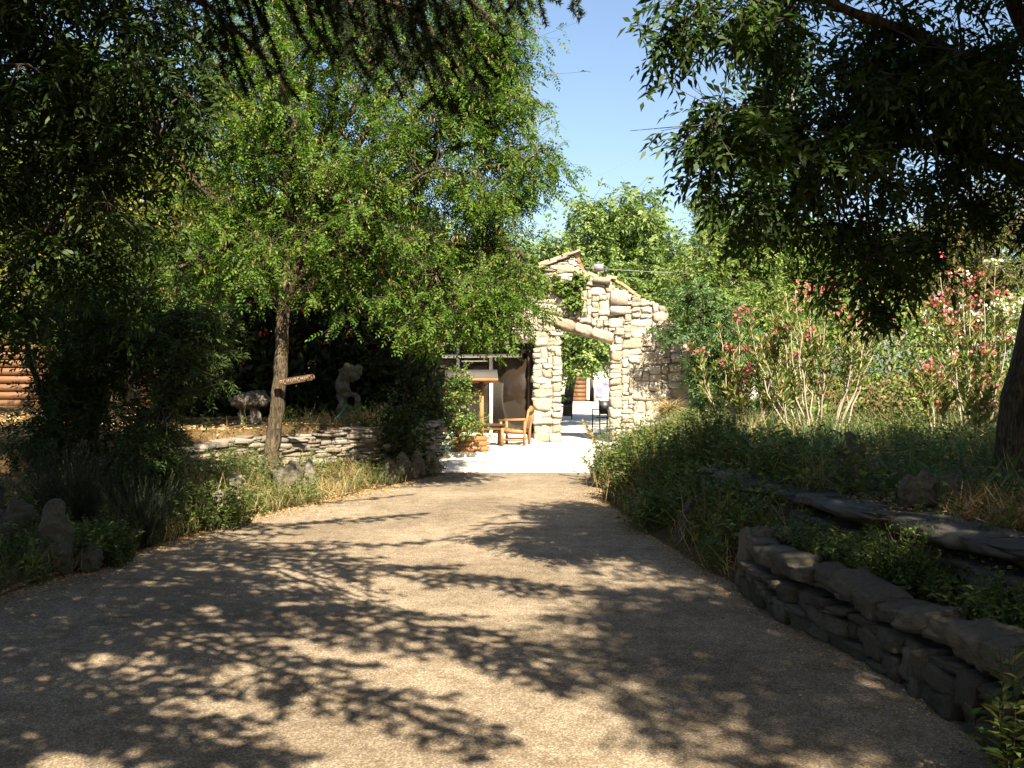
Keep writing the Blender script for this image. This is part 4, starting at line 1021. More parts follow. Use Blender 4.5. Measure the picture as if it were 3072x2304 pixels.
hang_run(1010, 1120, -90, 4.0, (.14, .26), 6)
hang_run(1120, 1160, -60, 3.9, (.12, .18), 2)
hang_run(1226, 1232, -10, 3.9, (.08, .09), 2)
hang = np.array(hang); tw.tubes(hang, np.tile(np.linspace(.004, .0015, 6), (len(hang), 1)), 3)
strand(hang, 1300, .024, .0052, needA)
build_trunk('trunk', limbs, ced)
tw.build('twigs', M['twig'], ced, kind='stuff')
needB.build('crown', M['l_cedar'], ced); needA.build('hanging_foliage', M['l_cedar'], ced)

# ------------------------------------------------------------------ dark tree on the left
lt = thing('dark_leafy_tree', 'dark leafy tree filling the upper left corner under the cedar', 'tree')
lb = [limb([(-5.9, 8.6, .3), (-5.6, 8.5, 2.5), (-5.1, 8.3, 4.6)], .18, .10, 10, .02)]
for tgt in ((-3.2, 7.8, 4.4), (-2.7, 7.6, 3.4), (-3.4, 7.7, 2.6), (-4.6, 7.8, 5.6), (-3.0, 7.9, 5.2), (-4.4, 7.9, 1.9)):
    s0 = np.array([-5.4, 8.4, 1.8 + random.random() * 1.8]); e = np.array(tgt); lb.append(limb([s0, (s0 + e) / 2 + np.array([0, 0, .3]), e], .05, .012, 12, .03))
build_trunk('trunk', lb, lt)
bl = [(*W2(150, 160, 7.8), 1.0, .6, .9), (*W2(40, 420, 8.0), .75, .6, .7), (*W2(290, 330, 7.7), .55, .5, .75), (*W2(340, 150, 7.7), .40, .5, .45), (*W2(200, 560, 7.9), .7, .5, .42), (*W2(60, 650, 8.1), .5, .5, .3),
      (-5.0, 8.2, 5.6, 1.4, 1.1, 1.0), (*W2(230, -100, 7.8), 1.0, .7, .6)]
leafy(lt, lb, bl, 330, 8, .16, (.09, .028), 'l_left', comp=(3, .18), shape='rhomb', per_tip=3, twig_r=.008, droop=.5)
sh = thing('dark_shrub', 'dark spreading evergreen shrub hanging over the lawn on the left', 'shrub')
lb = [limb([(-4.7, 11.0, .3), (-4.5, 10.8, 1.2), (-4.3, 10.6, 2.0)], .08, .03, 8, .02), limb([(-4.7, 11.0, .3), (-3.9, 10.6, 1.2), (-3.4, 10.4, 1.4)], .05, .02, 8, .02), limb([(-4.7, 11.0, .3), (-5.0, 10.6, 1.4), (-5.1, 10.4, 2.2)], .05, .02, 8, .02)]
build_trunk('trunk', lb, sh)
bl = [(*W2(240, 720, 10.6), 1.0, .6, .55), (*W2(380, 760, 10.5), .45, .4, .5), (*W2(160, 850, 10.6), .5, .5, .42), (*W2(330, 900, 10.3), .42, .4, .32), (*W2(120, 960, 10.2), .5, .4, .4), (*W2(330, 980, 9.9), .38, .4, .3), (*W2(450, 720, 10.6), .25, .3, .32)]
leafy(sh, lb, bl, 330, 8, .13, (.06, .018), 'l_left', comp=(3, .11), per_tip=3, twig_r=.006, droop=.25, shape='tri')

# sunlit trees behind the dark one
yt = thing('sunlit_tree', 'yellow-green sunlit tree glimpsed through the dark foliage on the left', 'tree')
lb = [limb([(-8.2, 18, .8), (-8, 18, 3), (-7.6, 17.8, 5.5)], .2, .08, 10, .02), limb([(-8.1, 18, 2.4), (-9.4, 17.6, 4), (-10, 17.4, 5)], .1, .03, 8, .03), limb([(-8.1, 18, 2.4), (-6.6, 17.6, 4), (-6.2, 17.4, 5)], .1, .03, 8, .03)]
build_trunk('trunk', lb, yt)
leafy(yt, lb, [(-8.2, 17.6, 5.0, 2.6, 1.2, 2.6), (-6.0, 17.2, 4.2, 1.4, .9, 1.6), (-10, 17.4, 3.6, 1.6, 1, 1.5), (-8, 16.8, 2.9, 1.6, .7, .9)], 380, 9, .28, (.10, .05), 'l_yellow', per_tip=8, twig_r=.012, shape='tri')
yt2 = thing('sunlit_tree', 'olive-green tree with a low crown just left of the signposted robinia', 'tree')
lb = [limb([(-6.2, 15.6, .8), (-6.0, 15.4, 2), (-5.6, 15.2, 3.2)], .1, .05, 10, .02)]
build_trunk('trunk', lb, yt2)
leafy(yt2, lb, [(-5.9, 15.2, 2.9, 1.3, .8, .8), (-4.9, 15.0, 2.4, .7, .6, .6)], 190, 8, .2, (.055, .024), 'l_robinia', comp=(4, .16), per_tip=3, twig_r=.009)

# dark hedge behind the trunk
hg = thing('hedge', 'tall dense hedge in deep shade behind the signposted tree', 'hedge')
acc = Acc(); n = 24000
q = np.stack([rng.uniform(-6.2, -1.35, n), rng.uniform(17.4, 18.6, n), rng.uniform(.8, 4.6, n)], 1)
add_leaves(acc, q, rng.normal(size=q.shape), rng.normal(size=q.shape), .19, .10, 'tri'); acc.build('foliage', M['l_shade_toned'], hg)
acc = Acc(); n = 150; b0 = np.stack([rng.uniform(-6, -1.5, n), rng.uniform(17.6, 18.2, n), np.full(n, .75)], 1)
e = b0 + np.stack([rng.normal(0, .5, n), rng.normal(0, .2, n), rng.uniform(2, 3.6, n)], 1)
acc.tubes(np.stack([b0, (b0 + e) / 2 + rng.normal(0, .12, b0.shape), e], 1), np.tile([.025, .018, .008], (n, 1)), 4); acc.build('stems', M['twig'], hg, kind='stuff')
acc = Acc(); n = 46; q = np.stack([rng.uniform(-5.4, -1.5, n), rng.uniform(17.0, 17.35, n), rng.uniform(1.6, 3.6, n)], 1); q = np.repeat(q, 3, 0) + rng.normal(0, .03, (n * 3, 3))
add_leaves(acc, q, rng.normal(size=q.shape), rng.normal(size=q.shape), .06, .05); acc.build('red_flowers', M['l_red'], hg, kind='stuff')

# ivy/creeper mass between hedge and planter
iv = thing('creeper_bush', 'dense dark creeper bush left of the roofed planter', 'shrub')
lb = [limb([(-1.75, 17.0, .2), (-1.8, 17.0, 1.2), (-1.7, 17.0, 2.4)], .06, .03, 8, .03)]
build_trunk('trunk', lb, iv)
leafy(iv, lb, [(-1.85, 15.5, .65, .42, .35, .5, .25), (-1.5, 16.2, .5, .3, .3, .5, .12), (-1.75, 17.0, 1.3, .62, .55, 1.0), (-1.45, 16.8, .7, .42, .4, .55), (-2.1, 17.2, 2.2, .7, .5, .6)], 210, 8, .13, (.07, .04), 'l_left', per_tip=7, twig_r=.006)

# rose
rs = thing('rose_bush', 'bushy rose with reddish young shoots climbing over the wooden planter', 'rose')
c0 = W2(990, 880, 19.0)
lb = [limb([(c0[0], 19.1, .1), (c0[0] + .05, 19.05, .7), (c0[0], 19.0, 1.4)], .02, .01, 8, .03), limb([(c0[0], 19.1, .1), (c0[0] + .3, 19.05, .7), (c0[0] + .45, 19.0, 1.2)], .015, .008, 8, .03)]
build_trunk('stems', lb, rs, mat='twig')
leafy(rs, lb, [(*W2(985, 850, 19.0), .42, .35, .48), (*W2(1010, 920, 19.0), .35, .3, .22), (*W2(950, 930, 19.0), .3, .3, .5)], 110, 7, .10, (.055, .036), 'l_rose', per_tip=8, twig_r=.004, droop=.1)

# ------------------------------------------------------------------ trees beyond the wall
def bg_tree(name, label, base, top, blobs, mat, n, leaf, comp=None, per=4, sig=.35, tips=8, shape='tri', r=.2, edge=.5, droop=.3):
    t = thing(name, label, 'tree')
    b0 = np.array(base, float); tp_ = np.array(top, float)
    lb = [limb([b0, (b0 + tp_) / 2, tp_], r, r * .4, 12, .05)]
    for bb in blobs:
        s0 = b0 + (tp_ - b0) * random.uniform(.35, .7); e = np.array(bb[:3]); lb.append(limb([s0, (s0 + e) / 2 + np.array([0, 0, .3]), e], r * .4, r * .12, 10, .06))
    build_trunk('trunk', lb, t)
    leafy(t, lb, blobs, n, tips, sig, leaf, mat, comp=comp, per_tip=per, twig_r=.014, shape=shape, edge=edge, droop=droop, far=True); return t
bg_tree('walnut_tree', 'pale green walnut tree rising behind the peak of the ruined wall', (2.17, 39, 0), (2.5, 36, 5.6),
        [(*W2(1330, 480, 33), 2.0, 1.4, 1.1), (*W2(1240, 560, 33), 1.8, 1.3, .9), (*W2(1410, 560, 33), 1.6, 1.3, 1.3), (*W2(1130, 590, 34), 1.3, 1.2, .65), (*W2(1320, 640, 32), 2.2, 1.3, 1.2), (*W2(1270, 755, 30.5), 1.1, .9, .85, 2.0), (*W2(1480, 620, 33), 1.2, 1.2, 1.2)],
        'l_walnut', 540, (.17, .08), comp=(3, .28), per=2, sig=.3, tips=7, shape='tri')
bg_tree('pistachio_tree', 'bushy bright green tree behind the oleanders, right of the ruined wall', (6.4, 24.8, .3), (6.3, 24.8, 4.6),
        [(*W2(1620, 520, 25), 1.6, 1.1, 1.1), (*W2(1740, 560, 25), 1.5, 1.1, 1.0), (*W2(1530, 600, 24.6), 1.1, .9, 1.0), (*W2(1640, 700, 24), 1.8, .9, 1.2), (*W2(1820, 640, 25), 1.2, 1, 1.1), (*W2(1470, 680, 24.4), .7, .7, .75)],
        'l_pist', 520, (.125, .045), comp=(3, .22), per=2, sig=.27, tips=8)
bg_tree('young_shrub_tree', 'soft blue-green tree drooping over the right shoulder of the ruined wall', (4.7, 22.6, .4), (4.5, 22.5, 2.8),
        [(4.35, 22.5, 1.5, .3, .3, .8, .4), (*W2(1500, 650, 22.4), .5, .5, .6), (*W2(1560, 730, 22.2), .8, .6, .7), (4.9, 21.6, 1.5, .5, .4, .65), (5.6, 21.4, 1.3, .6, .4, .6), (*W2(1450, 712, 22.6), .35, .35, .14, .04)],
        'l_blue', 210, (.08, .034), comp=(3, .16), per=3, sig=.17, tips=7, r=.08)
bg_tree('poplar_tree', 'slim tall poplar behind the bright green tree, top right of the sky gap', (12.0, 46, 0), (11.8, 46, 11),
        [(*W2(1640, 300, 46), 1.0, 1, 2.4), (*W2(1650, 400, 46), 1.3, 1, 2.2), (*W2(1700, 200, 46), .9, .8, 2.0)], 'l_blue', 240, (.20, .10), per=8, sig=.45, r=.25)
bg_tree('cypress_tree', 'thin blue-green treetop poking up left of the bright green tree', (8.6, 40, 0), (8.6, 40, 8),
        [(*W2(1535, 400, 40), .35, .35, .7), (*W2(1500, 440, 40), .4, .4, .45), (*W2(1540, 480, 40), .7, .6, 1.2)], 'l_blue', 90, (.12, .05), per=9, sig=.2, r=.1)
bg_tree('pine_tree', 'brownish pine behind the white oleander flowers at the far right', (10.8, 22, .3), (10.5, 22, 4.5),
        [(*W2(2120, 590, 22), 1.3, .9, .6), (*W2(1960, 560, 22.5), 1.3, .9, .8), (*W2(2140, 480, 22), 1.4, 1, .9), (*W2(2000, 660, 22.5), 1.5, .8, .9)], 'l_pine', 190, (.15, .024), per=13, sig=.3, r=.14)
bg_tree('backdrop_tree', 'deep green tree filling the gap between the robinia and the walnut', (-1.5, 34, 0), (-1.4, 34, 4.8),
        [(-1.4, 34, 5.0, 2.2, 1.2, 1.4), (-3.6, 34, 5.4, 2.0, 1.2, 1.8), (0.2, 33.5, 4.8, 1.2, 1, 1.0)], 'l_walnut', 240, (.2, .10), per=9, sig=.4)
bg_tree('backdrop_tree', 'distant broad tree low behind the far right of the courtyard', (12, 36, 0), (12, 36, 6), [(10.5, 35, 4.6, 3, 1.5, 2.2), (15.5, 35, 5, 3.2, 1.5, 2.6)], 'l_pist', 300, (.22, .11), per=9, sig=.45)
bg_tree('backdrop_tree', 'large green tree seen through gaps high behind the robinia', (-8, 30, .8), (-8, 30, 7), [(-7, 29, 6.0, 3.2, 1.5, 2.6), (-11.5, 29, 6.5, 3.0, 1.5, 3.2), (-14.5, 28, 5, 2.6, 1.5, 3.5)], 'l_yellow', 330, (.22, .11), per=9, sig=.5)

# vine over the gable and hanging walnut leaves
vn = thing('climbing_vine', 'green vine trailing over the gable and face of the ruined wall', 'vine')
lb = [limb([(.3, WY - .1, 3.95), (.8, WY - .12, 3.9), (1.5, WY - .12, 3.8), (1.62, WY - .12, 3.2)], .015, .006, 12, .03)]
build_trunk('stem', lb, vn, mat='twig')
leafy(vn, lb, [(.72, WY - .15, 3.82, .42, .12, .16), (1.25, WY - .14, 3.68, .35, .1, .16), (1.6, WY - .12, 3.85, .16, .1, .22), (1.45, WY - .12, 3.35, .10, .06, .25, .01), (.5, WY - .2, 3.9, .3, .15, .2)], 75, 6, .07, (.10, .085), 'l_vine', per_tip=4, twig_r=.004, shape='hex')

bg_tree('light_block_tree', 'unseen tree added behind the camera on the left to block sky light', (-7.5, -9, 0), (-7.5, -9, 6), [(-7.5, -8, 5.5, 3.2, 2, 3), (-9.5, -5, 5, 2.5, 2.5, 3), (-4.5, -5.0, 6.4, 2.6, 2.2, 2.4), (-5.2, -1.4, 6.6, 2.4, 2.6, 2.6)], 'l_shade_toned', 460, (.34, .2), per=7, sig=.5)  # this and the next three: unseen trees added to hold back sky light
bg_tree('light_block_tree', 'unseen tree added behind the camera on the right to block sky light', (7.5, -9, 0), (7.5, -9, 5), [(5.5, -7.5, 5.0, 3.0, 2, 3.0), (9.5, -4, 5.5, 2.6, 3, 3.2)], 'l_shade_toned', 280, (.34, .2), per=7, sig=.5)
bg_tree('light_block_tree', 'unseen tree added across the drive behind the camera to block sky light', (0, -9, 0), (0, -9, 5), [(-.5, -8, 5.6, 3.4, 1.8, 3.0), (3, -11, 6.5, 3.5, 1.5, 3)], 'l_shade_toned', 280, (.34, .2), per=7, sig=.5)
bg_tree('light_block_tree', 'broad unseen tree added beyond the low wall on the right to deepen the shade', (9.5, 3, .5), (9.3, 3, 5), [(9, 3.5, 4.6, 2.2, 3.2, 2.6), (8.3, 8, 4.0, 1.6, 2.2, 2.2), (7.4, -.5, 6.8, 2.2, 3.5, 2.4), (7.0, 3.0, 7.6, 1.8, 2.0, 1.4)], 'l_shade_toned', 400, (.34, .2), per=7, sig=.5)
bh = thing('hedge', 'mixed green hedge closing the terrace behind the oleanders', 'hedge')
acc = Acc(); n = 26000
q = np.stack([rng.uniform(4.7, 14, n), rng.uniform(17.6, 19.0, n), .4 + 2.5 * rng.random(n) ** .8], 1); q[:, 2] += .3 * np.sin(q[:, 0] * 2.1)
D_ = rng.normal(size=q.shape) + np.array([0, 0, .4]); add_leaves(acc, q, D_, rng.normal(size=q.shape) + np.array([0, -.5, .8]), .11, .045, 'rhomb'); acc.build('foliage', M['l_rose'], bh)

# ------------------------------------------------------------------ oleanders
def oleander(label, cx, cy, spread, h, nst, flower, nfl, seed):
    t = thing('oleander', label, 'shrub', (cx, cy, 0)); z0 = float(H(cx, cy)) - .05
    st = Acc(); lf = Acc(); fl = Acc(); fw = Acc(); allq = []; alld = []; tips = []
    for k in range(nst):
        a0 = random.uniform(0, 6.28); rr = spread * math.sqrt(random.random()); hh = h * random.uniform(.6, 1.05) * (1 - .35 * (rr / spread) ** 2)
        e = np.array([rr * math.cos(a0), rr * math.sin(a0) * .55, z0 + hh]); s0 = np.array([rr * .25 * math.cos(a0), rr * .2 * math.sin(a0), z0])
        mid = s0 * .45 + e * .55 + np.array([e[0] * .05, 0, -.12 * hh]); P, r = limb([s0, mid, e], .017, .005, 9, .02); st.tubes(P[None], r[None], 5)
        br = [(P, 5)]
        for j in range(3):
            i0 = random.randint(3, 6); q = P[i0]; d = norm(P[i0 + 1] - P[i0] + rng.normal(0, .35, 3) * np.array([.15, .15, .05])); d = norm(d + np.array([random.uniform(-.6, .6), random.uniform(-.4, .4), .2]))
            l = random.uniform(.25, .6); B = q + d * l * np.linspace(0, 1, 6)[:, None] + np.array([0, 0, .15 * l]) * np.linspace(0, 1, 6)[:, None] ** 2; st.tubes(B[None], np.linspace(.009, .004, 6)[None], 4); br.append((B, 2))
        for B, s_ in br:
            for i0 in range(max(s_ - 1, 1), len(B) - 1):
                for m in range(11 if s_ < 5 or i0 > 5 else 2):
                    f_ = random.random(); q = B[i0] * (1 - f_) + B[i0 + 1] * f_; d = norm(B[i0 + 1] - B[i0]); th = random.uniform(0, 6.28)
                    o_ = np.array([math.cos(th), math.sin(th), 0]); allq.append(q); alld.append(norm(d * .8 + o_ * .7))
            for m in range(9):
                th = random.uniform(0, 6.28); allq.append(B[-1]); alld.append(norm(norm(B[-1] - B[-2]) * .9 + np.array([math.cos(th), math.sin(th), 0]) * random.uniform(.3, .8)))
            tips.append(B[-1])
    q = np.array(allq); d = np.array(alld)
    add_leaves(lf, q, d, norm(np.array([0, 0, 1.]) + rng.normal(0, .5, q.shape)), rng.uniform(.09, .15, len(q)), .028, 'rhomb', .1)
    st.build('stems', M['pale_stem'], t, smooth=True, kind='stuff'); lf.build('foliage', M['l_oleander'], t)
    tips = np.array(tips); tips = tips[np.argsort(-tips[:, 2] + rng.normal(0, .35, len(tips)))]
    for i0, (nm, cnt, mt) in enumerate(flower):
        a = Acc(); w = tips[:cnt * 2:2] if i0 == 0 else tips[1:cnt * 2:2]
        w = w[:cnt]; qq = np.repeat(w, 20, 0) + rng.normal(0, .05, (len(w) * 20, 3)) * np.array([1.5, 1.5, 1.1]) + np.array([0, 0, .06])
        add_leaves(a, qq, rng.normal(size=qq.shape) + np.array([0, 0, .5]), rng.normal(size=qq.shape), 0.05, .045, 'hex'); a.build(nm, M[mt], t, kind='stuff')
    return t
oleander('leftmost oleander, sparse with fanning pale stems and pink flowers', 3.75, 15.9, .8, 2.0, 13, [('pink_flowers', 11, 'l_flower')], 0, 1)
oleander('tallest pink oleander, in the middle, on bare pale branching stems', 4.5, 14.8, 1.2, 2.8, 17, [('pink_flowers', 14, 'l_flower')], 0, 2)
oleander('oleander with white and pink flower heads at the right', 7.2, 15.6, 1.1, 3.0, 28, [('pink_flowers', 26, 'l_flower'), ('white_flowers', 26, 'l_white')], 0, 3)
oleander('oleander in half shade behind the small statue, few flowers', 5.9, 13.6, .6, 1.2, 8, [('pink_flowers', 8, 'l_flower')], 0, 4)

# ------------------------------------------------------------------ low vegetation
def herbs(acc, XY, h, leaf=(.045, .016), per=16, lean=.25, stemacc=None, stemr=.002, shape='tri'):
    """weeds: stems with small leaves at many ground points"""
    n = len(XY); z = Hn(XY[:, 0], XY[:, 1]); B = np.stack([XY[:, 0], XY[:, 1], z], 1); hh = h * rng.uniform(.5, 1.2, n)
    D = norm(np.stack([rng.normal(0, lean, n), rng.normal(0, lean, n), np.ones(n)], 1)); E = B + D * hh[:, None]
    t = rng.uniform(.15, 1, (n, per)); q = B[:, None] * (1 - t[..., None]) + E[:, None] * t[..., None]; q = q.reshape(-1, 3)
    th = rng.uniform(0, 6.28, len(q)); d = np.stack([np.cos(th), np.sin(th), rng.uniform(.0, .9, len(q))], 1)
    rr = np.clip(np.repeat(rng.normal(.45, .2, n), per) + rng.normal(0, .12, len(q)), 0, 1)
    add_leaves(acc, q, d, np.array([0, 0, 1.]) + rng.normal(0, .4, q.shape), leaf[0] * rng.uniform(.6, 1.3, len(q)), leaf[1], shape, rnd=rr)
    (stemacc or acc).tubes(np.stack([B, E], 1), np.tile([stemr, stemr * .5], (n, 1)), 3)
def blades(acc, XY, h, w=.008, lean=.35, z=None, k=1, bend=.3):
    n = len(XY); z = Hn(XY[:, 0], XY[:, 1]) if z is None else np.full(n, z); B = np.stack([XY[:, 0], XY[:, 1], z], 1)
    D = norm(np.stack([rng.normal(0, lean, n), rng.normal(0, lean, n), np.ones(n)], 1)); hh = h * rng.uniform(.5, 1.2, n)
    th = rng.uniform(0, 6.28, n); N = np.stack([np.cos(th), np.sin(th), np.full(n, .2)], 1)
    add_leaves(acc, B, D, N, hh, w, 'rhomb', bend)
def patch(n, cx, cy, rx, ry, ang=0):
    r = np.sqrt(rng.random(n)); t = rng.uniform(0, 6.28, n); x = r * np.cos(t) * rx; y = r * np.sin(t) * ry
    return np.stack([cx + x * math.cos(ang) - y * math.sin(ang), cy + x * math.sin(ang) + y * math.cos(ang)], 1)
def clump_pts(n, sampler, nc, sig=.14):
    C = sampler(nc); i = rng.integers(0, nc, n); return C[i] + rng.normal(0, sig, (n, 2))
def clear(XY):
    k = np.ones(len(XY), bool)
    for (cx, cy, r) in ((stx, 8.0, .30), (stx - .1, 7.6, .25), (W2(1985, 1080, 7.15)[0], 7.1, .30), (W2(1985, 1080, 7.15)[0] - .12, 6.8, .2), (sx, 16.4, .4), (W2(1755, 1030, 8.6)[0], 8.5, .22)):
        k &= (XY[:, 0] - cx) ** 2 + (XY[:, 1] - cy) ** 2 > r * r
    return XY[k]
# left verge
def left_s(n):
    y = rng.uniform(6.5, 16, n); return np.stack([xl(y) - .12 - rng.random(n) ** 1.3 * 1.5, y], 1)
a = Acc(); pts = clump_pts(2600, left_s, 120, .13); pts = pts[(pts[:, 0] < xl(pts[:, 1]) + .02)]
herbs(a, pts, .34, per=11); tag(a.build('verge_weeds', M['l_herb'], kind='stuff'), 'tangled green weeds along the left verge of the drive', 'weeds')
a = Acc(); pts = clump_pts(5200, left_s, 90, .16); pts = pts[(pts[:, 0] < xl(pts[:, 1]) + .0)]
blades(a, pts, .30, .007, .4); tag(a.build('verge_grass', M['l_dry'], kind='stuff'), 'dry straw-coloured grass on the left verge', 'grass')
# right: bed between walls, verge, terrace
def right_s(n):
    y = rng.uniform(7.6, 19, n); return np.stack([xr(y) + .1 + rng.random(n) * np.maximum(.3, rw(y) - xr(y) + .3), y], 1)
def bed_s(n):
    y = rng.uniform(3.0, 8.0, n); return np.stack([xr(y) + .35 + rng.random(n) * (rw(y) - xr(y) - .4), y], 1)
def ter_s(n):
    y = rng.uniform(5.5, 22, n); return np.stack([rw(y) + .55 + rng.random(n) ** .8 * 4.5, y], 1)
a = Acc(); herbs(a, clump_pts(2600, right_s, 80, .14), .44, leaf=(.062, .024), per=13); tag(a.build('slope_weeds', M['l_herb'], kind='stuff'), 'leafy weeds spilling down the right-hand slope', 'weeds')
a = Acc(); blades(a, clump_pts(3000, right_s, 70, .14), .42, .007, .35); tag(a.build('slope_grass', M['l_dry'], kind='stuff'), 'dry grass stalks among the weeds on the right-hand slope', 'grass')
a = Acc(); herbs(a, clump_pts(1500, bed_s, 42, .11), .28, per=11, leaf=(.04, .018)); tag(a.build('bed_weeds', M['l_herb'], kind='stuff'), 'low weeds in the bed behind the low stone wall', 'weeds')
a = Acc(); blades(a, clump_pts(900, bed_s, 14, .10), .20, .005, .7); tag(a.build('bed_grass', M['l_dry'], kind='stuff'), 'bleached dry grass tufts in the bed behind the low stone wall', 'grass')
a = Acc(); herbs(a, clear(clump_pts(3600, ter_s, 170, .2)), .38, per=10, leaf=(.06, .022)); tag(a.build('terrace_plants', M['l_herb'], kind='stuff'), 'green ground cover on the right-hand terrace', 'ground cover')
a = Acc(); blades(a, clear(clump_pts(2200, ter_s, 60, .2)), .55, .009, .35); tag(a.build('terrace_dry_grass', M['l_dry'], kind='stuff'), 'bleached seed stalks standing among the terrace plants', 'grass')
a = Acc(); blades(a, clear(clump_pts(4500, ter_s, 110, .2)), .50, .011, .35); tag(a.build('terrace_grass', M['l_iris'], kind='stuff'), 'long grass blades on the right-hand terrace', 'grass')

def edge_s(n):
    y = rng.uniform(4.5, 11.5, n); return np.stack([rw(y) + rng.normal(-.12, .13, n), y], 1)
a = Acc(); herbs(a, clear(clump_pts(1300, edge_s, 26, .09)), .26, per=12); tag(a.build('ledge_weeds', M['l_herb'], kind='stuff'), 'weeds growing against and over the dark slab ledge', 'weeds')
# individual plants
def bush_thing(name, label, cat, cx, cy, rx, h, n, mat, leaf=(.05, .02), per=18, dry=0, lean=.3):
    t = thing(name, label, cat)
    a = Acc(); s = Acc(); herbs(a, patch(n, cx, cy, rx, rx), h, leaf, per, lean, s, .003, 'rhomb'); a.build('leaves', M[mat], t); s.build('stems', M['twig'], t, kind='stuff')
    if dry: a = Acc(); blades(a, patch(dry, cx, cy, rx * .9, rx * .9), h * 1.3, .006, .25); a.build('dry_stalks', M['l_dry'], t, kind='stuff')
    return t
bush_thing('weed_bush', 'pale green bush leaning over the drive beside the paved courtyard', 'bush', 1.62, 14.2, .42, .75, 230, 'l_vine', per=30, dry=60)
bush_thing('weed_bush', 'rounded green bush at the right edge of the drive below the slope', 'bush', 1.65, 12.4, .45, .60, 230, 'l_herb', (.055, .03), per=30, dry=25)
bush_thing('weed_bush', 'broad dark-footed bush where the right-hand shade begins', 'bush', 1.95, 11.2, .5, .62, 240, 'l_herb', per=30, dry=40)
bush_thing('flowering_weed', 'leafy weed with pale seed heads in the bed behind the low wall', 'plant', 2.35, 6.0, .18, .42, 60, 'l_vine', (.04, .02), per=20, dry=20)
bush_thing('corner_plant', 'leafy light-green plant in the bottom right corner by the low wall', 'plant', 2.02, 3.78, .16, .50, 60, 'l_herb', (.08, .026), per=20, lean=.28)
bush_thing('verge_bush', 'grey-green bush beside the pitted boulder on the left verge', 'bush', -3.15, 10.4, .40, .42, 170, 'l_herb', per=26, dry=30)
# tall weed spike
t = thing('weed_spike', 'tall dry mullein-like spike rising before the doorway', 'plant'); a = Acc()
p0 = W2(1300, 985, 15.0); e0 = W2(1262, 910, 15.0); P = np.linspace(p0, e0, 8); a.tubes(P[None], np.linspace(.012, .006, 8)[None], 5)
q = P[rng.integers(3, 8, 160)] + rng.normal(0, .015, (160, 3)); add_leaves(a, q, rng.normal(size=q.shape), rng.normal(size=q.shape), .045, .022); a.build('spike', M['l_dry'], t)
# lavender
def lavender(label, cx, cy, n, h, sp):
    t = thing('lavender_bush', label, 'lavender'); a = Acc(); z = float(Hn(cx, cy))
    B = np.stack([cx + rng.normal(0, .07, n), cy + rng.normal(0, .07, n), np.full(n, z)], 1)
    D = norm(np.stack([rng.normal(0, sp, n), rng.normal(0, sp, n), np.ones(n)], 1)); L = h * rng.uniform(.55, 1.1, n)[:, None]
    E = B + D * L; a.tubes(np.stack([B, (B + E) / 2 + np.array([0, 0, .03]), E], 1), np.tile([.0026, .0022, .0016], (n, 1)), 3); a.build('stems', M['l_lav'], t)
    a = Acc(); q = np.repeat(E, 9, 0) - np.repeat(D, 9, 0) * rng.uniform(0, .07, (n * 9, 1)); add_leaves(a, q, np.repeat(D, 9, 0) + rng.normal(0, .4, q.shape), rng.normal(size=q.shape), .014, .007); a.build('flower_heads', M['l_lav'], t, kind='stuff')
    a = Acc(); k = 40; tt = rng.random((n, k)) ** 1.3 * .65; q = (B[:, None] * (1 - tt[..., None]) + E[:, None] * tt[..., None]).reshape(-1, 3)
    add_leaves(a, q, np.repeat(D, k, 0) + rng.normal(0, .4, q.shape), rng.normal(size=q.shape), .045, .005); a.build('leaves', M['l_lav'], t)
lavender('large dark lavender mound behind the pointed standing stone', -4.05, 9.2, 420, .85, .42)
lavender('lavender mound with long stems arching over the left edge of the drive', -3.45, 9.3, 340, .72, .42)
lavender('farther lavender mound below the dark shrub', -3.75, 10.1, 260, .62, .4)
bush_thing('verge_bush', 'dark leafy bush crowding the pointed standing stone', 'bush', -3.5, 8.4, .3, .32, 150, 'l_herb', per=24)
# iris clumps on the terrace
for (x, y, lab) in ((4.0, 12.8, 'sunlit iris clump at the foot of the tallest oleander'), (3.2, 7.9, 'dark iris clump between the statue and the oval boulder'), (3.55, 7.0, 'iris clump with one bright blade at the foot of the leaning ash')):
    t = thing('iris_clump', lab, 'iris'); z = float(Hn(x, y)); pts = patch(26, x, y, .28, .25)
    for k, p in enumerate(pts):
        a = Acc(); D = norm(np.array([[random.gauss(0, .35), random.gauss(0, .3), 1.0]])); th = random.uniform(0, 6.28); S = np.array([[math.cos(th), math.sin(th), 0]])
        B = np.array([[p[0], p[1], z]]); hh = random.uniform(.28, .5); w = .018
        mid = B + D * hh * .55; tip = B + norm(D + S[:, [1, 0, 2]] * .5) * hh
        a.mesh(np.concatenate([B - S * w * .6, B + S * w * .6, mid + S * w, mid - S * w, tip]), [(0, 1, 2, 3)]); a.V and None
        a.polys(np.stack([mid - S * w, mid + S * w, tip], 1)); a.build('leaf', M['l_iris'], t)
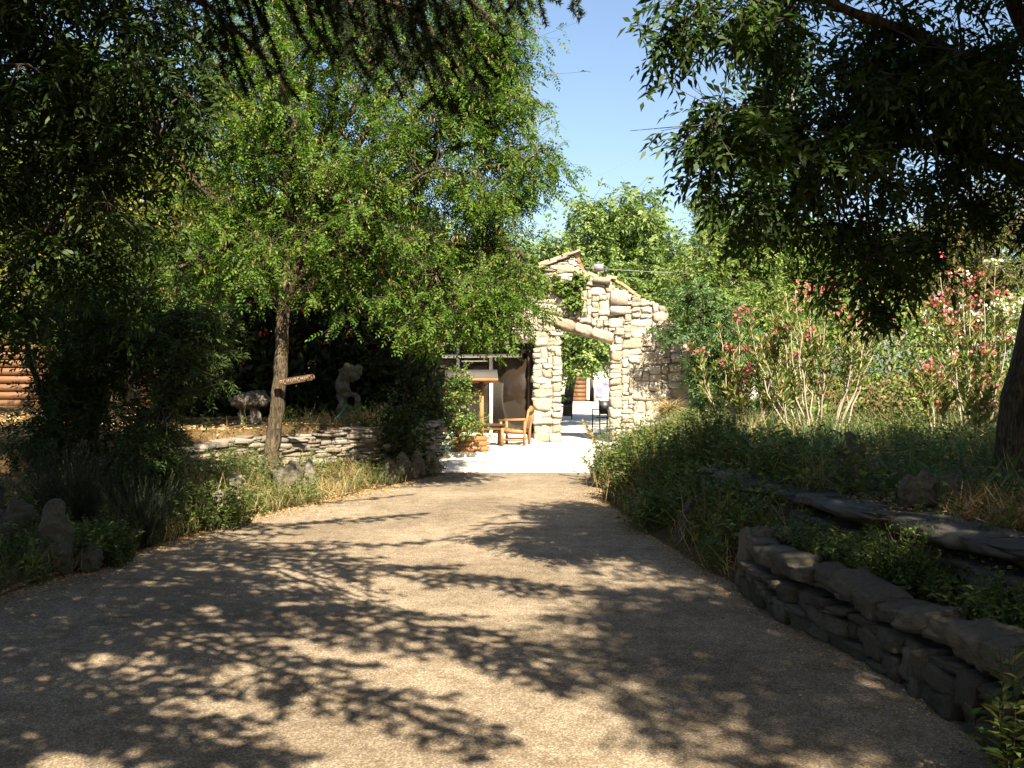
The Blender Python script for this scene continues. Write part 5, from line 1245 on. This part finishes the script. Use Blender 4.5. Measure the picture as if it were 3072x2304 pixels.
# dry fern-like bracken at far right of ledge
t = thing('dry_bracken', 'rust-brown dead bracken on the ledge below the leaning ash', 'plant'); a = Acc()
blades(a, patch(700, 3.35, 6.5, .45, .5), .28, .010, .7); a.build('fronds', M['l_litter'], t, kind='stuff')

# leaf litter
def litter(name, label, XY, size=.035, mat='l_litter', zo=.015):
    a = Acc(); n = len(XY); z = Hn(XY[:, 0], XY[:, 1]) + zo
    th = rng.uniform(0, 6.28, n); D = np.stack([np.cos(th), np.sin(th), rng.normal(0, .15, n)], 1)
    add_leaves(a, np.stack([XY[:, 0], XY[:, 1], z], 1), D, np.array([0, 0, 1.]) + rng.normal(0, .25, (n, 3)), size * rng.uniform(.5, 1.3, n), size * .45, 'tri', .15)
    tag(a.build(name, M[mat], kind='stuff'), label, 'leaf litter')
y = rng.uniform(5, 16.3, 9000); e_ = rng.exponential(.16, 9000) - .16
litter('leaf_litter', 'orange-brown fallen leaves drifted along the left edge of the drive', np.stack([xl(y) + e_, y], 1), .03)
n = 16000; xx = rng.uniform(-13, -1.8, n); yy = rng.uniform(11.5, 23.5, n); k = yy > lwy(xx) + .15
litter('leaf_litter', 'dry leaves covering the raised lawn behind the dry-stone wall', np.stack([xx, yy], 1)[k], .08)
y = rng.uniform(4, 14, 5200); litter('leaf_litter', 'fallen leaves along the foot of the low wall on the right', np.stack([xr(y) - rng.exponential(.13, 5200) + .03, y], 1), .022)
y = rng.uniform(4, 12, 2500); litter('leaf_litter', 'rusty fallen leaves on the terrace ledge', np.stack([rw(y) + rng.uniform(.05, .7, 2500), y], 1), .035, zo=.03)
y = rng.uniform(4, 16, 1500); x = xl(y) + rng.random(1500) ** 1.6 * (xr(y) - xl(y)); litter('leaf_litter', 'scattered small leaves lying out on the asphalt', np.stack([x, y], 1), .016)
n = 7000; y = rng.uniform(8, 16, n); x = xl(y) - rng.random(n) * 2; litter('leaf_litter', 'straw and leaves on the left bank among the weeds', np.stack([x, y], 1), .04)

tris = 0
for o in COL.objects:
    if o.type == 'MESH' and o.data.users == 1: tris += len(o.data.loops) - 2 * len(o.data.polygons)
print("TRIS", tris, "OBJECTS", len(COL.objects))
